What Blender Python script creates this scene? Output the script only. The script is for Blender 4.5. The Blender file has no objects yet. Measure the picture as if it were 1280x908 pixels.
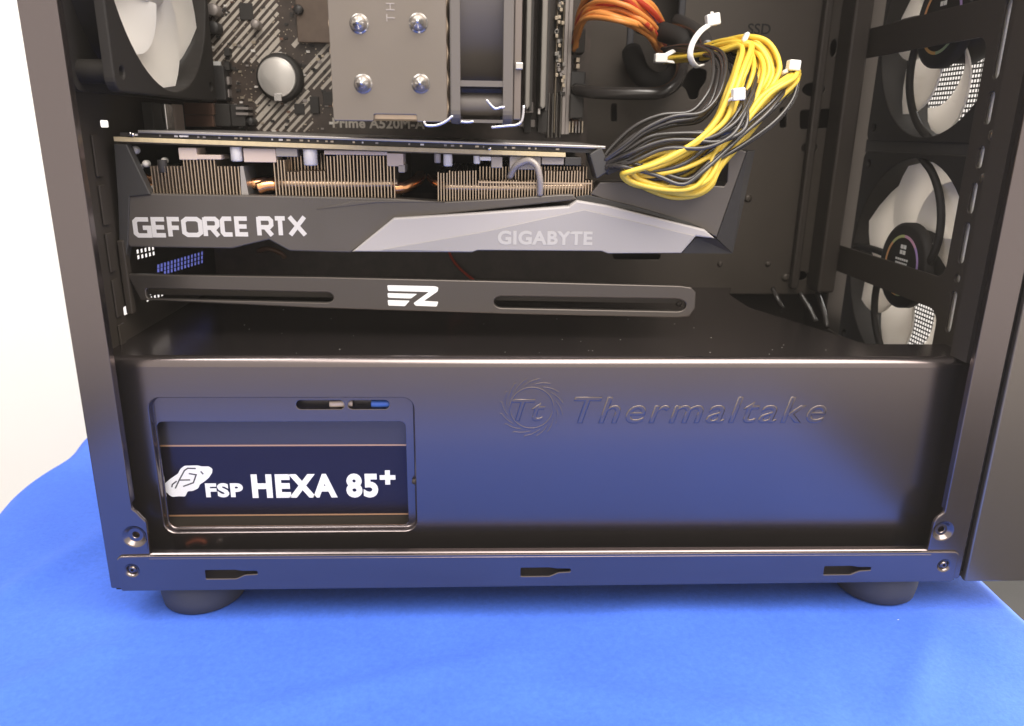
import bpy, bmesh, math, random
from math import sin, cos, pi, radians, sqrt, atan2
from mathutils import Vector, Matrix
from mathutils.geometry import tessellate_polygon
random.seed(7)
S = 0.001                                   # all lengths below are millimetres
sc = bpy.context.scene
COL = sc.collection

# ------------------------------------------------------------------ camera
CX, CY, CZ = 165.291, -305.012, 199.565
YAW, PITCH, ROLL, FPX = 0.0463468, 0.2970686, 0.0148520, 950.0
_f = Vector((sin(YAW)*cos(PITCH), cos(YAW)*cos(PITCH), -sin(PITCH)))
_r = Vector((cos(YAW), -sin(YAW), 0)); _u = _r.cross(_f)
RGT = _r*cos(ROLL) + _u*sin(ROLL); UP = -_r*sin(ROLL) + _u*cos(ROLL)
cam_d = bpy.data.cameras.new('camera'); cam = bpy.data.objects.new('camera', cam_d); COL.objects.link(cam)
M = Matrix.Identity(4)
for i, v in enumerate((RGT, UP, -_f)):
    for k in range(3): M[k][i] = v[k]
M.translation = Vector((CX, CY, CZ))*S
cam.matrix_world = M
cam_d.sensor_width = 36; cam_d.lens = FPX*36/1280; cam_d.clip_start = 0.01; cam_d.clip_end = 60
cam_d.dof.use_dof = True; cam_d.dof.focus_distance = 0.345; cam_d.dof.aperture_fstop = 14.0
sc.camera = cam
sc.render.resolution_x = 1024; sc.render.resolution_y = 726
# ------------------------------------------------------------------ light
w = bpy.data.worlds.new('World'); sc.world = w; w.use_nodes = True
bg = w.node_tree.nodes['Background']; bg.inputs[0].default_value = (1.0, 0.925, 0.85, 1); bg.inputs[1].default_value = 0.95
def area(name, loc, target, size, power, col):
    l = bpy.data.lights.new(name, 'AREA'); l.shape = 'RECTANGLE'; l.size, l.size_y = size; l.energy = power; l.color = col
    o = bpy.data.objects.new(name, l); COL.objects.link(o); o.location = loc
    o.rotation_euler = (Vector(target)-Vector(loc)).to_track_quat('-Z', 'Y').to_euler(); return o
area('overhead_light', (0.70, -0.80, 1.50), (0.2, -0.02, 0.0), (1.9, 1.3), 54, (1.0, 0.93, 0.85))
area('overhead_light', (-1.1, -0.3, 2.2), (-0.9, 0.62, 0.1), (1.4, 0.8), 36, (1.0, 0.97, 0.93))  # added fill aimed at the wall to turn it white
area('side_fill', (1.9, 0.65, 0.50), (0.4, 0.1, 0.15), (1.2, 1.3), 105, (1.0, 0.97, 0.93))  # added fill from the right, lights the fan blades through the mesh
vs = sc.view_settings; vs.view_transform = 'Standard'; vs.look = 'None'; vs.exposure = 0.18; vs.gamma = 1.0; vs.use_curve_mapping = False
sc.render.engine = 'CYCLES'
cy = sc.cycles; cy.max_bounces = 6; cy.diffuse_bounces = 3; cy.glossy_bounces = 3; cy.transmission_bounces = 3; cy.volume_bounces = 0; cy.caustics_reflective = False; cy.caustics_refractive = False

# ------------------------------------------------------------------ helpers
def at(px, py, X=None, Y=None, Z=None):
    """photo pixel -> point on a world plane (mm)"""
    d = _f + RGT*((px-640)/FPX) - UP*((py-454)/FPX)
    t = (X-CX)/d.x if X is not None else (Y-CY)/d.y if Y is not None else (Z-CZ)/d.z
    return Vector((CX, CY, CZ)) + d*t
def xz(pts, Y): return [(lambda q: (q.x, q.z))(at(px, py, Y=Y)) for px, py in pts]
class MB:
    def __init__(s): s.v = []; s.f = []; s.sm = []
    def add(s, vs, fs, smooth=False):
        o = len(s.v); s.v += [tuple(v) for v in vs]; s.f += [tuple(i+o for i in f) for f in fs]; s.sm += [smooth]*len(fs)
        return s
def link(name, mb, mat, parent=None, origin=None):
    me = bpy.data.meshes.new(name)
    me.from_pydata([(v[0]*S, v[1]*S, v[2]*S) for v in mb.v], [], mb.f)
    for p, sm in zip(me.polygons, mb.sm): p.use_smooth = sm
    bm = bmesh.new(); bm.from_mesh(me); bmesh.ops.recalc_face_normals(bm, faces=bm.faces); bm.to_mesh(me); bm.free()
    me.materials.append(mat); me.update()
    return link_me(name, me, parent)
def link_me(name, me, parent=None):
    o = bpy.data.objects.new(name, me); COL.objects.link(o)
    if parent is not None:
        o.parent = parent
        if parent.get('_w'): o.location = -Vector(parent['_w'])
    return o
def thing(name, label, cat, base, group=None, world=True):
    o = bpy.data.objects.new(name, None); COL.objects.link(o); o.empty_display_size = 0.01
    o.location = Vector(base)*S; o['label'] = label; o['category'] = cat
    if group: o['group'] = group
    if world: o['_w'] = [c*S for c in base]
    return o
def tag(o, label, cat, group=None):
    o['label'] = label; o['category'] = cat
    if group: o['group'] = group
    return o
def area2(l): return sum(l[i][0]*l[(i+1) % len(l)][1]-l[(i+1) % len(l)][0]*l[i][1] for i in range(len(l)))
def offset(loop, d):
    """shift a loop to its left by d (left = inside for ccw)"""
    n = len(loop); out = []
    for i in range(n):
        p0, p1, p2 = loop[i-1], loop[i], loop[(i+1) % n]
        def nrm(a, b):
            dx, dy = b[0]-a[0], b[1]-a[1]; L = sqrt(dx*dx+dy*dy) or 1e-9; return (-dy/L, dx/L)
        a, b = nrm(p0, p1), nrm(p1, p2); mx, my = a[0]+b[0], a[1]+b[1]; k = 1+a[0]*b[0]+a[1]*b[1]
        k = max(k, 0.35); out.append((p1[0]+d*mx/k, p1[1]+d*my/k))
    return out
AX = {'Y': lambda u, v, w: (u, w, v), 'X': lambda u, v, w: (w, u, v), 'Z': lambda u, v, w: (u, v, w)}
def prism(mb, loops, w0, w1, axis='Y', ch=0.0, seg=2):
    """plate with holes: loops[0] outline, others holes; w0 = side that gets a rounded edge of radius ch"""
    f3 = AX[axis]; L = []
    for i, l in enumerate(loops):
        l = [tuple(p[:2]) for p in l]; ccw = area2(l) > 0
        if (i == 0) != ccw: l = l[::-1]
        L.append(l)
    sg = 1 if w1 > w0 else -1
    rings = []
    if ch > 0:
        for k in range(seg+1):
            a = pi/2*k/seg
            rings.append(([offset(l, ch*(1-sin(a))) for l in L], w0+sg*ch*(1-cos(a))))
    else: rings.append((L, w0))
    rings.append((L, w1))
    cnt = [len(l) for l in L]; tot = sum(cnt); vs = []
    for ls, wz in rings:
        for l in ls: vs += [f3(p[0], p[1], wz) for p in l]
    fs = []
    tri = tessellate_polygon([[Vector((p[0], p[1], 0)) for p in l] for l in rings[0][0]])
    for t in tri: fs.append(tuple(t)); 
    tri2 = tessellate_polygon([[Vector((p[0], p[1], 0)) for p in l] for l in L])
    o = tot*(len(rings)-1)
    for t in tri2: fs.append(tuple(i+o for i in reversed(t)))
    for k in range(len(rings)-1):
        b = 0
        for c in cnt:
            for i in range(c):
                j = (i+1) % c
                fs.append((k*tot+b+i, k*tot+b+j, (k+1)*tot+b+j, (k+1)*tot+b+i))
            b += c
    return mb.add(vs, fs)
def rrect(x0, z0, x1, z1, r, n=5):
    out = []
    for cx, cz, a0 in ((x1-r, z0+r, -pi/2), (x1-r, z1-r, 0), (x0+r, z1-r, pi/2), (x0+r, z0+r, pi)):
        for k in range(n+1):
            a = a0+pi/2*k/n; out.append((cx+r*cos(a), cz+r*sin(a)))
    return out
def circ(cx, cz, r, n=20, ry=None): return [(cx+r*cos(2*pi*k/n), cz+(ry or r)*sin(2*pi*k/n)) for k in range(n)]
def rnd(pts, r, n=3):
    """round every corner of a polygon"""
    out = []; N = len(pts)
    for i in range(N):
        p0, p1, p2 = Vector(pts[i-1][:2]), Vector(pts[i][:2]), Vector(pts[(i+1) % N][:2])
        a, b = p0-p1, p2-p1; ra = min(r, a.length*.45); rb = min(r, b.length*.45)
        A, B = p1+a.normalized()*ra, p1+b.normalized()*rb
        for k in range(n+1):
            t = k/n; q = A*(1-t)**2+p1*2*t*(1-t)+B*t*t; out.append((q.x, q.y))
    return out
def box(mb, x0, x1, y0, y1, z0, z1, ch=0.0):
    if ch > 0: return prism(mb, [rrect(x0, z0, x1, z1, ch*1.2, 2)], y0, y1, 'Y', ch)
    return prism(mb, [[(x0, z0), (x1, z0), (x1, z1), (x0, z1)]], y0, y1, 'Y')
def lathe(mb, prof, n=24, M=None, smooth=True):
    """prof = [(r, w)] around local z"""
    vs = []; fs = []
    for r, w in prof:
        for k in range(n):
            a = 2*pi*k/n; p = Vector((r*cos(a), r*sin(a), w)); vs.append(M @ p if M else p)
    for i in range(len(prof)-1):
        for k in range(n):
            j = (k+1) % n; fs.append((i*n+k, i*n+j, (i+1)*n+j, (i+1)*n+k))
    if prof[0][0] > 1e-6 and False: pass
    return mb.add(vs, fs, smooth)
def toY(x, y, z): return Matrix(((1, 0, 0, x), (0, 0, 1, y), (0, 1, 0, z), (0, 0, 0, 1)))     # local z -> +Y
def toX(x, y, z, s=1): return Matrix(((0, 0, s, x), (1, 0, 0, y), (0, s, 0, z), (0, 0, 0, 1)))
def smooth_path(P, sub=6):
    P = [Vector(p) for p in P]; Q = [P[0]*2-P[1]]+P+[P[-1]*2-P[-2]]; out = []
    for i in range(1, len(Q)-2):
        for k in range(sub):
            t = k/sub; a, b, c, d = Q[i-1:i+3]
            out.append(0.5*((2*b)+(c-a)*t+(2*a-5*b+4*c-d)*t*t+(3*b-a-3*c+d)*t**3))
    out.append(P[-1]); return out
def tube(mb, P, r, n=8, sub=6, flat=1.0):
    P = smooth_path(P, sub) if sub > 1 else [Vector(p) for p in P]
    vs = []; fs = []; T = (P[1]-P[0]).normalized(); N = T.orthogonal().normalized()
    for i, p in enumerate(P):
        t = (P[min(i+1, len(P)-1)]-P[max(i-1, 0)]).normalized()
        N = (N-t*N.dot(t)).normalized(); B = t.cross(N)
        for k in range(n):
            a = 2*pi*k/n; vs.append(p+N*(r*cos(a))+B*(r*flat*sin(a)))
    for i in range(len(P)-1):
        for k in range(n):
            j = (k+1) % n; fs.append((i*n+k, i*n+j, (i+1)*n+j, (i+1)*n+k))
    fs.append(tuple(range(n))[::-1]); fs.append(tuple((len(P)-1)*n+k for k in range(n)))
    return mb.add(vs, fs, True)
def stroke(mb, pts, th, Y0, Y1, closed=False, ch=0.0):
    """flat ribbon along a polyline in the XZ plane"""
    n = len(pts); Lf = []; Rt = []
    for i in range(n):
        a = pts[i-1] if (closed or i > 0) else None; b = pts[(i+1) % n] if (closed or i < n-1) else None; p = pts[i]
        def nr(s, e):
            dx, dy = e[0]-s[0], e[1]-s[1]; L = sqrt(dx*dx+dy*dy) or 1e-9; return (-dy/L, dx/L)
        if a is None: m = nr(p, b); k = 1; 
        elif b is None: m = nr(a, p); k = 1
        else:
            n1, n2 = nr(a, p), nr(p, b); m = (n1[0]+n2[0], n1[1]+n2[1]); k = max(1+n1[0]*n2[0]+n1[1]*n2[1], .4)
        Lf.append((p[0]+m[0]/k*th/2, p[1]+m[1]/k*th/2)); Rt.append((p[0]-m[0]/k*th/2, p[1]-m[1]/k*th/2))
    if closed:
        o, i_ = (Lf, Rt) if abs(area2(Lf)) > abs(area2(Rt)) else (Rt, Lf)
        return prism(mb, [o, i_], Y0, Y1, 'Y', ch)
    return prism(mb, [Lf+Rt[::-1]], Y0, Y1, 'Y', ch)
def text_mesh(body, bold=0.0, shear=0.0, space=1.0, bevel=0.0):
    c = bpy.data.curves.new('t', 'FONT'); c.body = body; c.size = 1; c.offset = bold; c.shear = shear; c.space_character = space
    c.extrude = 0.02; c.resolution_u = 4; c.fill_mode = 'BOTH'
    if bevel: c.extrude = 0.0; c.bevel_depth = bevel; c.bevel_resolution = 1
    o = bpy.data.objects.new('t', c); COL.objects.link(o); dg = bpy.context.evaluated_depsgraph_get(); dg.update()
    me = bpy.data.meshes.new_from_object(o.evaluated_get(dg)); bpy.data.objects.remove(o); bpy.data.curves.remove(c); return me
def text(name, body, quad, Y0, Y1, mat, parent, bold=0.0, shear=0.0, space=1.0, rot90=False, bevel=0.0):
    """quad = (x0,z0,x1,z1) box in mm on the plane Y0 (front) .. Y1 (back)"""
    me = text_mesh(body, bold, shear, space, bevel); zm = max(v.co.z for v in me.vertices)
    xs = [v.co.x for v in me.vertices]; ys = [v.co.y for v in me.vertices]
    x0, x1, y0, y1 = min(xs), max(xs), min(ys), max(ys); qx0, qz0, qx1, qz1 = quad
    for v in me.vertices:
        u, t = (v.co.x-x0)/(x1-x0), (v.co.y-y0)/(y1-y0)
        if rot90: u, t = 1-t, u
        yy = Y0+(zm-v.co.z)/(2*zm)*(Y1-Y0)
        v.co = Vector((qx0+(qx1-qx0)*u, yy, qz0+(qz1-qz0)*t))*S
    me.materials.clear(); me.materials.append(mat); me.name = name
    bm = bmesh.new(); bm.from_mesh(me); bmesh.ops.recalc_face_normals(bm, faces=bm.faces); bm.to_mesh(me); bm.free()
    return link_me(name, me, parent)
def pquad(px0, py1, px1, py0, Y):
    """pixel box (left, bottom, right, top) -> mm quad"""
    a = at(px0, py1, Y=Y); b = at(px1, py0, Y=Y); return (a.x, a.z, b.x, b.z)

# ------------------------------------------------------------------ materials
def mat(name, col, rough=0.5, metal=0.0, spec=0.5, bump=0.0, bscale=900.0, vary=0.0, vscale=60.0, trans=0.0, coat=0.0, alpha=None, sub=0.0, rvary=0.0):
    m = bpy.data.materials.new(name); m.use_nodes = True; nt = m.node_tree; b = nt.nodes['Principled BSDF']
    b.inputs['Base Color'].default_value = (*col, 1); b.inputs['Roughness'].default_value = rough
    b.inputs['Metallic'].default_value = metal; b.inputs['Specular IOR Level'].default_value = spec
    b.inputs['Coat Weight'].default_value = coat
    if trans: b.inputs['Transmission Weight'].default_value = trans
    tc = nt.nodes.new('ShaderNodeTexCoord')
    if vary or rvary:
        n = nt.nodes.new('ShaderNodeTexNoise'); n.inputs['Scale'].default_value = vscale; n.inputs['Detail'].default_value = 6; n.inputs['Roughness'].default_value = .65
        nt.links.new(tc.outputs['Object'], n.inputs['Vector'])
        if vary:
            r = nt.nodes.new('ShaderNodeMapRange'); r.inputs[3].default_value = 1-vary; r.inputs[4].default_value = 1+vary
            r.inputs[1].default_value = .3; r.inputs[2].default_value = .7
            nt.links.new(n.outputs['Fac'], r.inputs[0])
            x = nt.nodes.new('ShaderNodeMix'); x.data_type = 'RGBA'; x.blend_type = 'MULTIPLY'; x.inputs[0].default_value = 1
            x.inputs[6].default_value = (*col, 1); nt.links.new(r.outputs[0], x.inputs[7]); nt.links.new(x.outputs[2], b.inputs['Base Color'])
        if rvary:
            r = nt.nodes.new('ShaderNodeMapRange'); r.inputs[3].default_value = max(rough-rvary, .02); r.inputs[4].default_value = rough+rvary
            r.inputs[1].default_value = .3; r.inputs[2].default_value = .7
            nt.links.new(n.outputs['Fac'], r.inputs[0]); nt.links.new(r.outputs[0], b.inputs['Roughness'])
    if bump:
        n = nt.nodes.new('ShaderNodeTexNoise'); n.inputs['Scale'].default_value = bscale; n.inputs['Detail'].default_value = 3
        nt.links.new(tc.outputs['Object'], n.inputs['Vector'])
        p = nt.nodes.new('ShaderNodeBump'); p.inputs['Strength'].default_value = bump; p.inputs['Distance'].default_value = 0.0004
        nt.links.new(n.outputs['Fac'], p.inputs['Height']); nt.links.new(p.outputs['Normal'], b.inputs['Normal'])
    return m
STEEL = mat('black_powder_coated_steel', (.198, .168, .166), .235, .95, bump=.012, bscale=1600, rvary=.008, vscale=35)
STEELD = mat('black_steel_dimmed', (.043, .035, .029), .5, .12, .3, bump=.06, bscale=1400, rvary=.02, vscale=35)  # case steel with the dim interior put into a darker colour
TRAY = mat('tray_steel', (.072, .059, .048), .42, .35, bump=.05, bscale=1400, vary=.06, vscale=25)
PLAST = mat('black_plastic', (.024, .021, .019), .6, 0, .25, bump=.05)
PANEL = mat('front_panel_plastic', (.225, .198, .178), .28, .85, bump=.012, bscale=1500)
RUBBER = mat('rubber', (.045, .044, .05), .55, 0, .5, bump=.1, bscale=600)
BLK = mat('matt_black', (.036, .032, .029), .6)
CLOTH = None
WHITE = mat('print_white', (.86, .85, .83), .5)
LWHITE = mat('nylon_white', (.85, .83, .79), .4, spec=.5)
LABEL = mat('label_navy', (.040, .033, .047), .22, .75, vary=.04)
LABEL2 = mat('label_grey', (.105, .092, .095), .30, .75)
COPPERL = mat('copper_print', (.75, .42, .22), .35, .7)
GSHROUD = mat('card_shroud_grey', (.108, .094, .084), .42, .35, bump=.10, bscale=1500, vary=.04)
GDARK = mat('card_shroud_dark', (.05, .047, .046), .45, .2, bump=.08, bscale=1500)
SILVER = mat('silver_accent', (.44, .41, .40), .52, .1, bump=.05, bscale=1800)
SILVER2 = mat('silver_accent_face', (.35, .33, .33), .55, .1, bump=.05, bscale=1800)
SILVTXT = mat('silver_letter', (.70, .67, .65), .4, .2)
PCBEDGE = mat('board_edge', (.62, .50, .30), .55, vary=.12, vscale=300)
BACKPL = mat('backplate_metal', (.42, .39, .375), .35, .7)
FIN = mat('aluminium_fin', (.58, .45, .335), .34, .85, vary=.08, vscale=200)
COPPER = mat('copper', (.85, .42, .20), .25, 1.0, vary=.15, vscale=90)
CAP = mat('capacitor_white', (.84, .79, .74), .45, 0)
PAD = mat('thermal_pad', (.62, .50, .43), .6)
PADV = mat('choke_grey', (.36, .32, .30), .45, .3)
BOARD = mat('motherboard_mask', (.066, .048, .038), .42, 0, .5, vary=.25, vscale=140)
STRIPE = mat('board_print', (.60, .54, .47), .5)
GOLD = mat('slot_contacts', (.50, .42, .32), .4, .6, vary=.3, vscale=700)
CHROME = mat('bright_metal', (.74, .71, .68), .27, 1.0)
PLATE = mat('cooler_plate', (.255, .222, .196), .36, .85, bump=.04, rvary=.04, vscale=30)
FANGREY = mat('cooler_fan_grey', (.135, .118, .106), .55, .0)
BLADE = mat('fan_blade_white', (.92, .90, .87), .45, vary=.03, vscale=40)
YEL = mat('wire_yellow', (.86, .60, .075), .36, 0, .5, vary=.08, vscale=50)
BLKW = mat('wire_black', (.045, .040, .038), .24, 0, .8)
ORG = mat('wire_orange', (.88, .34, .085), .38, vary=.06)
RED = mat('wire_red', (.62, .07, .035), .38)
PUR = mat('wire_purple', (.22, .15, .32), .4)
BLUE = mat('blue_plastic', (.06, .16, .60), .45)
VENTB = mat('vent_blue', (.28, .30, .75), .4, .3)
BROWN = mat('port_brown', (.24, .135, .095), .45, .3)
_nt = BLADE.node_tree; _b = _nt.nodes['Principled BSDF']; _tr = _nt.nodes.new('ShaderNodeBsdfTranslucent'); _tr.inputs[0].default_value = (.85, .80, .74, 1)
_mx = _nt.nodes.new('ShaderNodeMixShader'); _mx.inputs[0].default_value = .45; _nt.links.new(_b.outputs[0], _mx.inputs[1]); _nt.links.new(_tr.outputs[0], _mx.inputs[2]); _nt.links.new(_mx.outputs[0], _nt.nodes['Material Output'].inputs[0])
DIMM = mat('heat_spreader', (.30, .28, .255), .4, .6)

# ------------------------------------------------------------------ setting
def wallmat():
    return mat('white_wall', (.90, .885, .86), .8, vary=.015, vscale=2.5)
mb = MB(); box(mb, -2400, 520, 620, 700, -760, 1500)
o = link('wall', mb, wallmat()); o['kind'] = 'structure'
mb = MB(); box(mb, -2500, 2500, -2500, 2500, -800, -760)
o = link('floor', mb, mat('dark_floor', (.005, .0045, .0042), .8, vary=.2, vscale=3)); o['kind'] = 'structure'
def cloth_material():
    m = mat('blue_cloth', (.050, .130, .59), .85, 0, .2, vary=.06, vscale=22)
    nt = m.node_tree; b = nt.nodes['Principled BSDF']
    b.inputs['Sheen Weight'].default_value = .06; b.inputs['Sheen Roughness'].default_value = .4; b.inputs['Sheen Tint'].default_value = (.55, .75, 1, 1)
    tc = nt.nodes.new('ShaderNodeTexCoord'); n = nt.nodes.new('ShaderNodeTexNoise'); n.inputs['Scale'].default_value = 700; n.inputs['Detail'].default_value = 4
    nt.links.new(tc.outputs['Object'], n.inputs['Vector']); p = nt.nodes.new('ShaderNodeBump'); p.inputs['Strength'].default_value = .22; p.inputs['Distance'].default_value = .0006
    nt.links.new(n.outputs['Fac'], p.inputs['Height']); nt.links.new(p.outputs['Normal'], b.inputs['Normal'])
    col_in = b.inputs['Base Color'].links[0].from_socket
    n2 = nt.nodes.new('ShaderNodeTexNoise'); n2.inputs['Scale'].default_value = 420; n2.inputs['Detail'].default_value = 8; n2.inputs['Roughness'].default_value = .8
    nt.links.new(tc.outputs['Object'], n2.inputs['Vector']); rm = nt.nodes.new('ShaderNodeMapRange'); rm.inputs[1].default_value = .3; rm.inputs[2].default_value = .7; rm.inputs[3].default_value = .84; rm.inputs[4].default_value = 1.16
    nt.links.new(n2.outputs['Fac'], rm.inputs[0]); mx = nt.nodes.new('ShaderNodeMix'); mx.data_type = 'RGBA'; mx.blend_type = 'MULTIPLY'; mx.inputs[0].default_value = 1
    nt.links.new(col_in, mx.inputs[6]); nt.links.new(rm.outputs[0], mx.inputs[7]); nt.links.new(mx.outputs[2], b.inputs['Base Color'])
    return m
TZ = -18.0
from mathutils import noise as mnoise
def wave(x, y):
    v = 1.5*mnoise.noise(Vector((x/70, y/55, 3.1)))+0.8*mnoise.noise(Vector((x/26, y/30, 8.2)))
    v += 1.8*math.exp(-((y+2+.05*(x-250)-6*sin(x/40))/9)**2)*(0.35+.65*math.exp(-((x-265)/60)**2))
    v += 0.9*math.exp(-((x-318-.25*y)/7)**2)*math.exp(-((y+45)/50)**2)
    for x0, y0, ang, L, wd, h in ((120, -45, .3, 60, 6, 1.3), (250, -62, -.25, 70, 8, 1.5), (60, -30, 1.2, 40, 5, 1.0), (355, -40, .9, 45, 6, 1.4), (-55, 40, 1.25, 90, 9, 2.2), (-20, -40, .7, 60, 8, 1.6), (180, -80, .1, 90, 9, 1.4)):
        dx, dy = x-x0, y-y0; u, t = dx*cos(ang)+dy*sin(ang), -dx*sin(ang)+dy*cos(ang)
        v += 1.7*h*math.exp(-(t/wd)**2)*math.exp(-(u/L)**2)
    return v
def cloth():
    XL, XR, YF, YB, r = -112.0, 427.0, -255.0, 330.0, 7.0
    def fall(t, a, b):
        if a+r <= t <= b-r: return t, 0.0
        s = 1 if t > b-r else -1; e = (b-r) if s > 0 else (a+r); d = abs(t-e)
        if d < r*pi/2: return e+s*r*sin(d/r), -r*(1-cos(d/r))
        return e+s*(r+.05*(d-r*pi/2)), -r-(d-r*pi/2)
    def axis(a, b):
        L = [a-260, a-160, a-80, a-40, a-20, a-8]; L += [a+k*1.5-3 for k in range(9)]
        n = int((b-a-24)/5); L += [a+11+k*(b-a-22)/n for k in range(1, n)]
        return L+[b+3-k*1.5 for k in range(8, -1, -1)]+[b+8, b+20, b+40, b+80, b+160, b+260]
    us, ws = axis(XL, XR), axis(YF, YB); vs = []; fs = []
    for u in us:
        for t in ws:
            x, z1 = fall(u, XL, XR); y, z2 = fall(t, YF, YB); z = z1+z2
            e = 3.2*sin(t/31+1.0)+2*sin(t/13) if u < XL+60 else 1.6*sin(t/45)
            if u < XL+60: e -= 3+max(0, t-95)*.07
            k = max(0, 1-min(abs(u-XL), abs(u-XR))/60); x += e*k
            hang = min(1, -z/60) if z < 0 else 0
            x += hang*6*sin(t/22) if abs(z1) > abs(z2) else 0; y += hang*8*sin(u/25) if abs(z2) > abs(z1) else 0
            flat = math.exp(-((x-36)**2+(y-22)**2)/900)+math.exp(-((x-360)**2+(y-22)**2)/900)
            vs.append((x, y, TZ-1.2+z+(wave(x, y)*(1-min(flat, 1)) if z > -3 else 0)))
    n = len(ws)
    for i in range(len(us)-1):
        for j in range(n-1): fs.append((i*n+j, (i+1)*n+j, (i+1)*n+j+1, i*n+j+1))
    mb = MB().add(vs, fs, True); o = link('tablecloth', mb, cloth_material())
    sd = o.modifiers.new('thick', 'SOLIDIFY'); sd.thickness = .0008; sd.offset = -1
    tag(o, 'bright blue cloth spread over the table under the computer case', 'tablecloth')
cloth()
mb = MB(); r_ = random.Random(3)
for k in range(46):     # lint and specks on the cloth
    x, y = r_.uniform(-60, 420), r_.uniform(-85, -5); s = r_.uniform(.2, .6); a = r_.uniform(0, pi); L = s*r_.uniform(1, 4); z = TZ+wave(x, y)-1.05
    tube(mb, [(x-L*cos(a), y-L*sin(a), z), (x, y, z+.25), (x+L*cos(a), y+L*sin(a), z)], s*.35, 5, 2)
o = link('lint', mb, LWHITE); o['kind'] = 'stuff'; o['label'] = 'tiny pale specks of lint on the blue cloth'; o['category'] = 'lint'

# ------------------------------------------------------------------ computer case
case = thing('computer_case', 'black steel computer case with its side panel off, standing on blue cloth', 'computer case', (200, 90, TZ))
TOP = 470.0; LEN = 394.0
# rear pillar (left) with the stamped corner tab
def dish(parent, x, z, R, Y, name='stamped_dimple', screw=False):
    mb = MB(); d = 1.7
    d = 1.5; prof = [(R+.05, -.05), (R-.15, .05), (R-1.55, d-.1), (R-1.75, d), (1.7, d), (1.5, d+.2), (1.4, d+3), (0, d+3)]
    if screw: prof = [(R+.05, -.05), (R-.3, .1), (R-1.0, d-.4), (R-1.2, d), (1.75, d), (1.65, d-.9), (1.2, d-1.3), (.7, d-1.3), (.55, d-.3), (0, d-.3)]
    lathe(mb, prof, 40, toY(x, Y, z), False); return link(name, mb, STEEL, parent)
tabL = at(168, 671, Y=0); tabR = at(1179, 664, Y=0); rvL = at(165, 713, Y=-1); rvR = at(1180, 707, Y=-1)
mb = MB()
out = [(0, -.5), (14.6, -.5), (14.6, 10), (19.2, 16), (19.6, 33), (17.6, 35.5), (16.2, 37.6), (14.2, 39.5), (14.2, TOP), (0, TOP)]
prism(mb, [rnd(out, .9, 2), circ(tabL.x, tabL.z, 4.9, 32)], 0, 1.4, 'Y', .5)
prism(mb, [[(0.0, 1.4), (1.2, 1.4), (1.2, 14), (0.0, 14)]], -.5, TOP, 'Z')            # outer rear edge
prism(mb, [[(13.0, 1.4), (14.2, 1.4), (14.2, 4), (13.0, 4)]], 42, TOP, 'Z')
pillar = link('rear_pillar', mb, STEEL, case); dish(pillar, tabL.x, tabL.z, 4.9, 0)
mb = MB()
out = [(393, -.5), (379.4, -.5), (379.4, 10), (374.9, 13.5), (375.4, 29.4), (376.2, 31.5), (379.4, 34.5), (379.4, TOP), (393, TOP)]
prism(mb, [rnd(out, .9, 2), circ(tabR.x, tabR.z, 4.6, 32)], 0, 1.4, 'Y', .5)
prism(mb, [[(379.4, 1.4), (380.6, 1.4), (380.6, 3), (379.4, 3)]], 36, TOP, 'Z')
prism(mb, [[(391.8, 1.4), (393, 1.4), (393, 20), (391.8, 20)]], -.5, TOP, 'Z')
pillar2 = link('front_pillar', mb, STEEL, case); dish(pillar2, tabR.x, tabR.z, 4.6, 0)
# bottom rail with keyed slots
def keyslot(px0, px1, py):
    a = at(px0, py, Y=-1); b = at(px1, py, Y=-1); x0, x1, z = a.x, b.x, (a.z+b.z)/2; m = x0+(x1-x0)*.58
    return rnd([(x0, z-2.1), (m, z-2.1), (m+4, z-.2), (x1, z+.1), (x1, z+1.5), (m+3, z+1.6), (m, z+2.2), (x0, z+2.2)], .5, 2)
mb = MB()
slots = [keyslot(257, 322, 718), keyslot(651, 713, 715), keyslot(1030, 1088, 713)]
out = [(5.2, -1.2), (389, -1.2), (389.6, 1), (389.6, 13.6), (388, 14.6), (376, 14.7), (19, 16.6), (6.4, 16.4), (5.0, 15), (4.6, 1)]
prism(mb, [rnd(out, .8, 2), circ(rvL.x, rvL.z, 3.0, 28), circ(rvR.x, rvR.z, 3.0, 28)]+slots, -1.2, -.1, 'Y', .45)
vs = [(19.5, -.1, 16.5), (376, -.1, 14.6), (376, 3.4, 14.6), (19.5, 3.4, 16.5), (19.5, -.1, 15.4), (376, -.1, 13.5), (376, 3.4, 13.5), (19.5, 3.4, 15.4)]
mb.add(vs, [(0, 1, 2, 3), (4, 7, 6, 5), (0, 4, 5, 1), (2, 6, 7, 3), (1, 5, 6, 2), (0, 3, 7, 4)])
vs = []; fs = []
prof = [(-1.25, -2.0), (-1.33, -1.75), (-1.28, -1.5), (-1.1, -1.25), (.75, .18), (1.0, .3), (1.4, .34), (3.4, .34)]
for y, dz in prof: vs += [(19.3, y, 16.75+dz), (376.2, y, 14.85+dz)]
for k in range(len(prof)-1): fs.append((2*k, 2*k+1, 2*k+3, 2*k+2))
mb.add(vs, fs, False)
rail = link('bottom_rail', mb, STEEL, case)
dish(rail, rvL.x, rvL.z, 3.0, -1.2, 'screw', True); dish(rail, rvR.x, rvR.z, 3.0, -1.2, 'screw', True)
mb = MB(); box(mb, 20, 374, 3.6, 4.4, -.2, 12.5)                                          # return of the rail behind its slots
link('rail_return', mb, STEELD, rail)
mb = MB(); box(mb, 1.5, 391.5, 1.6, 198, -2.0, -.6); link('bottom_panel', mb, STEELD, case)
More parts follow.
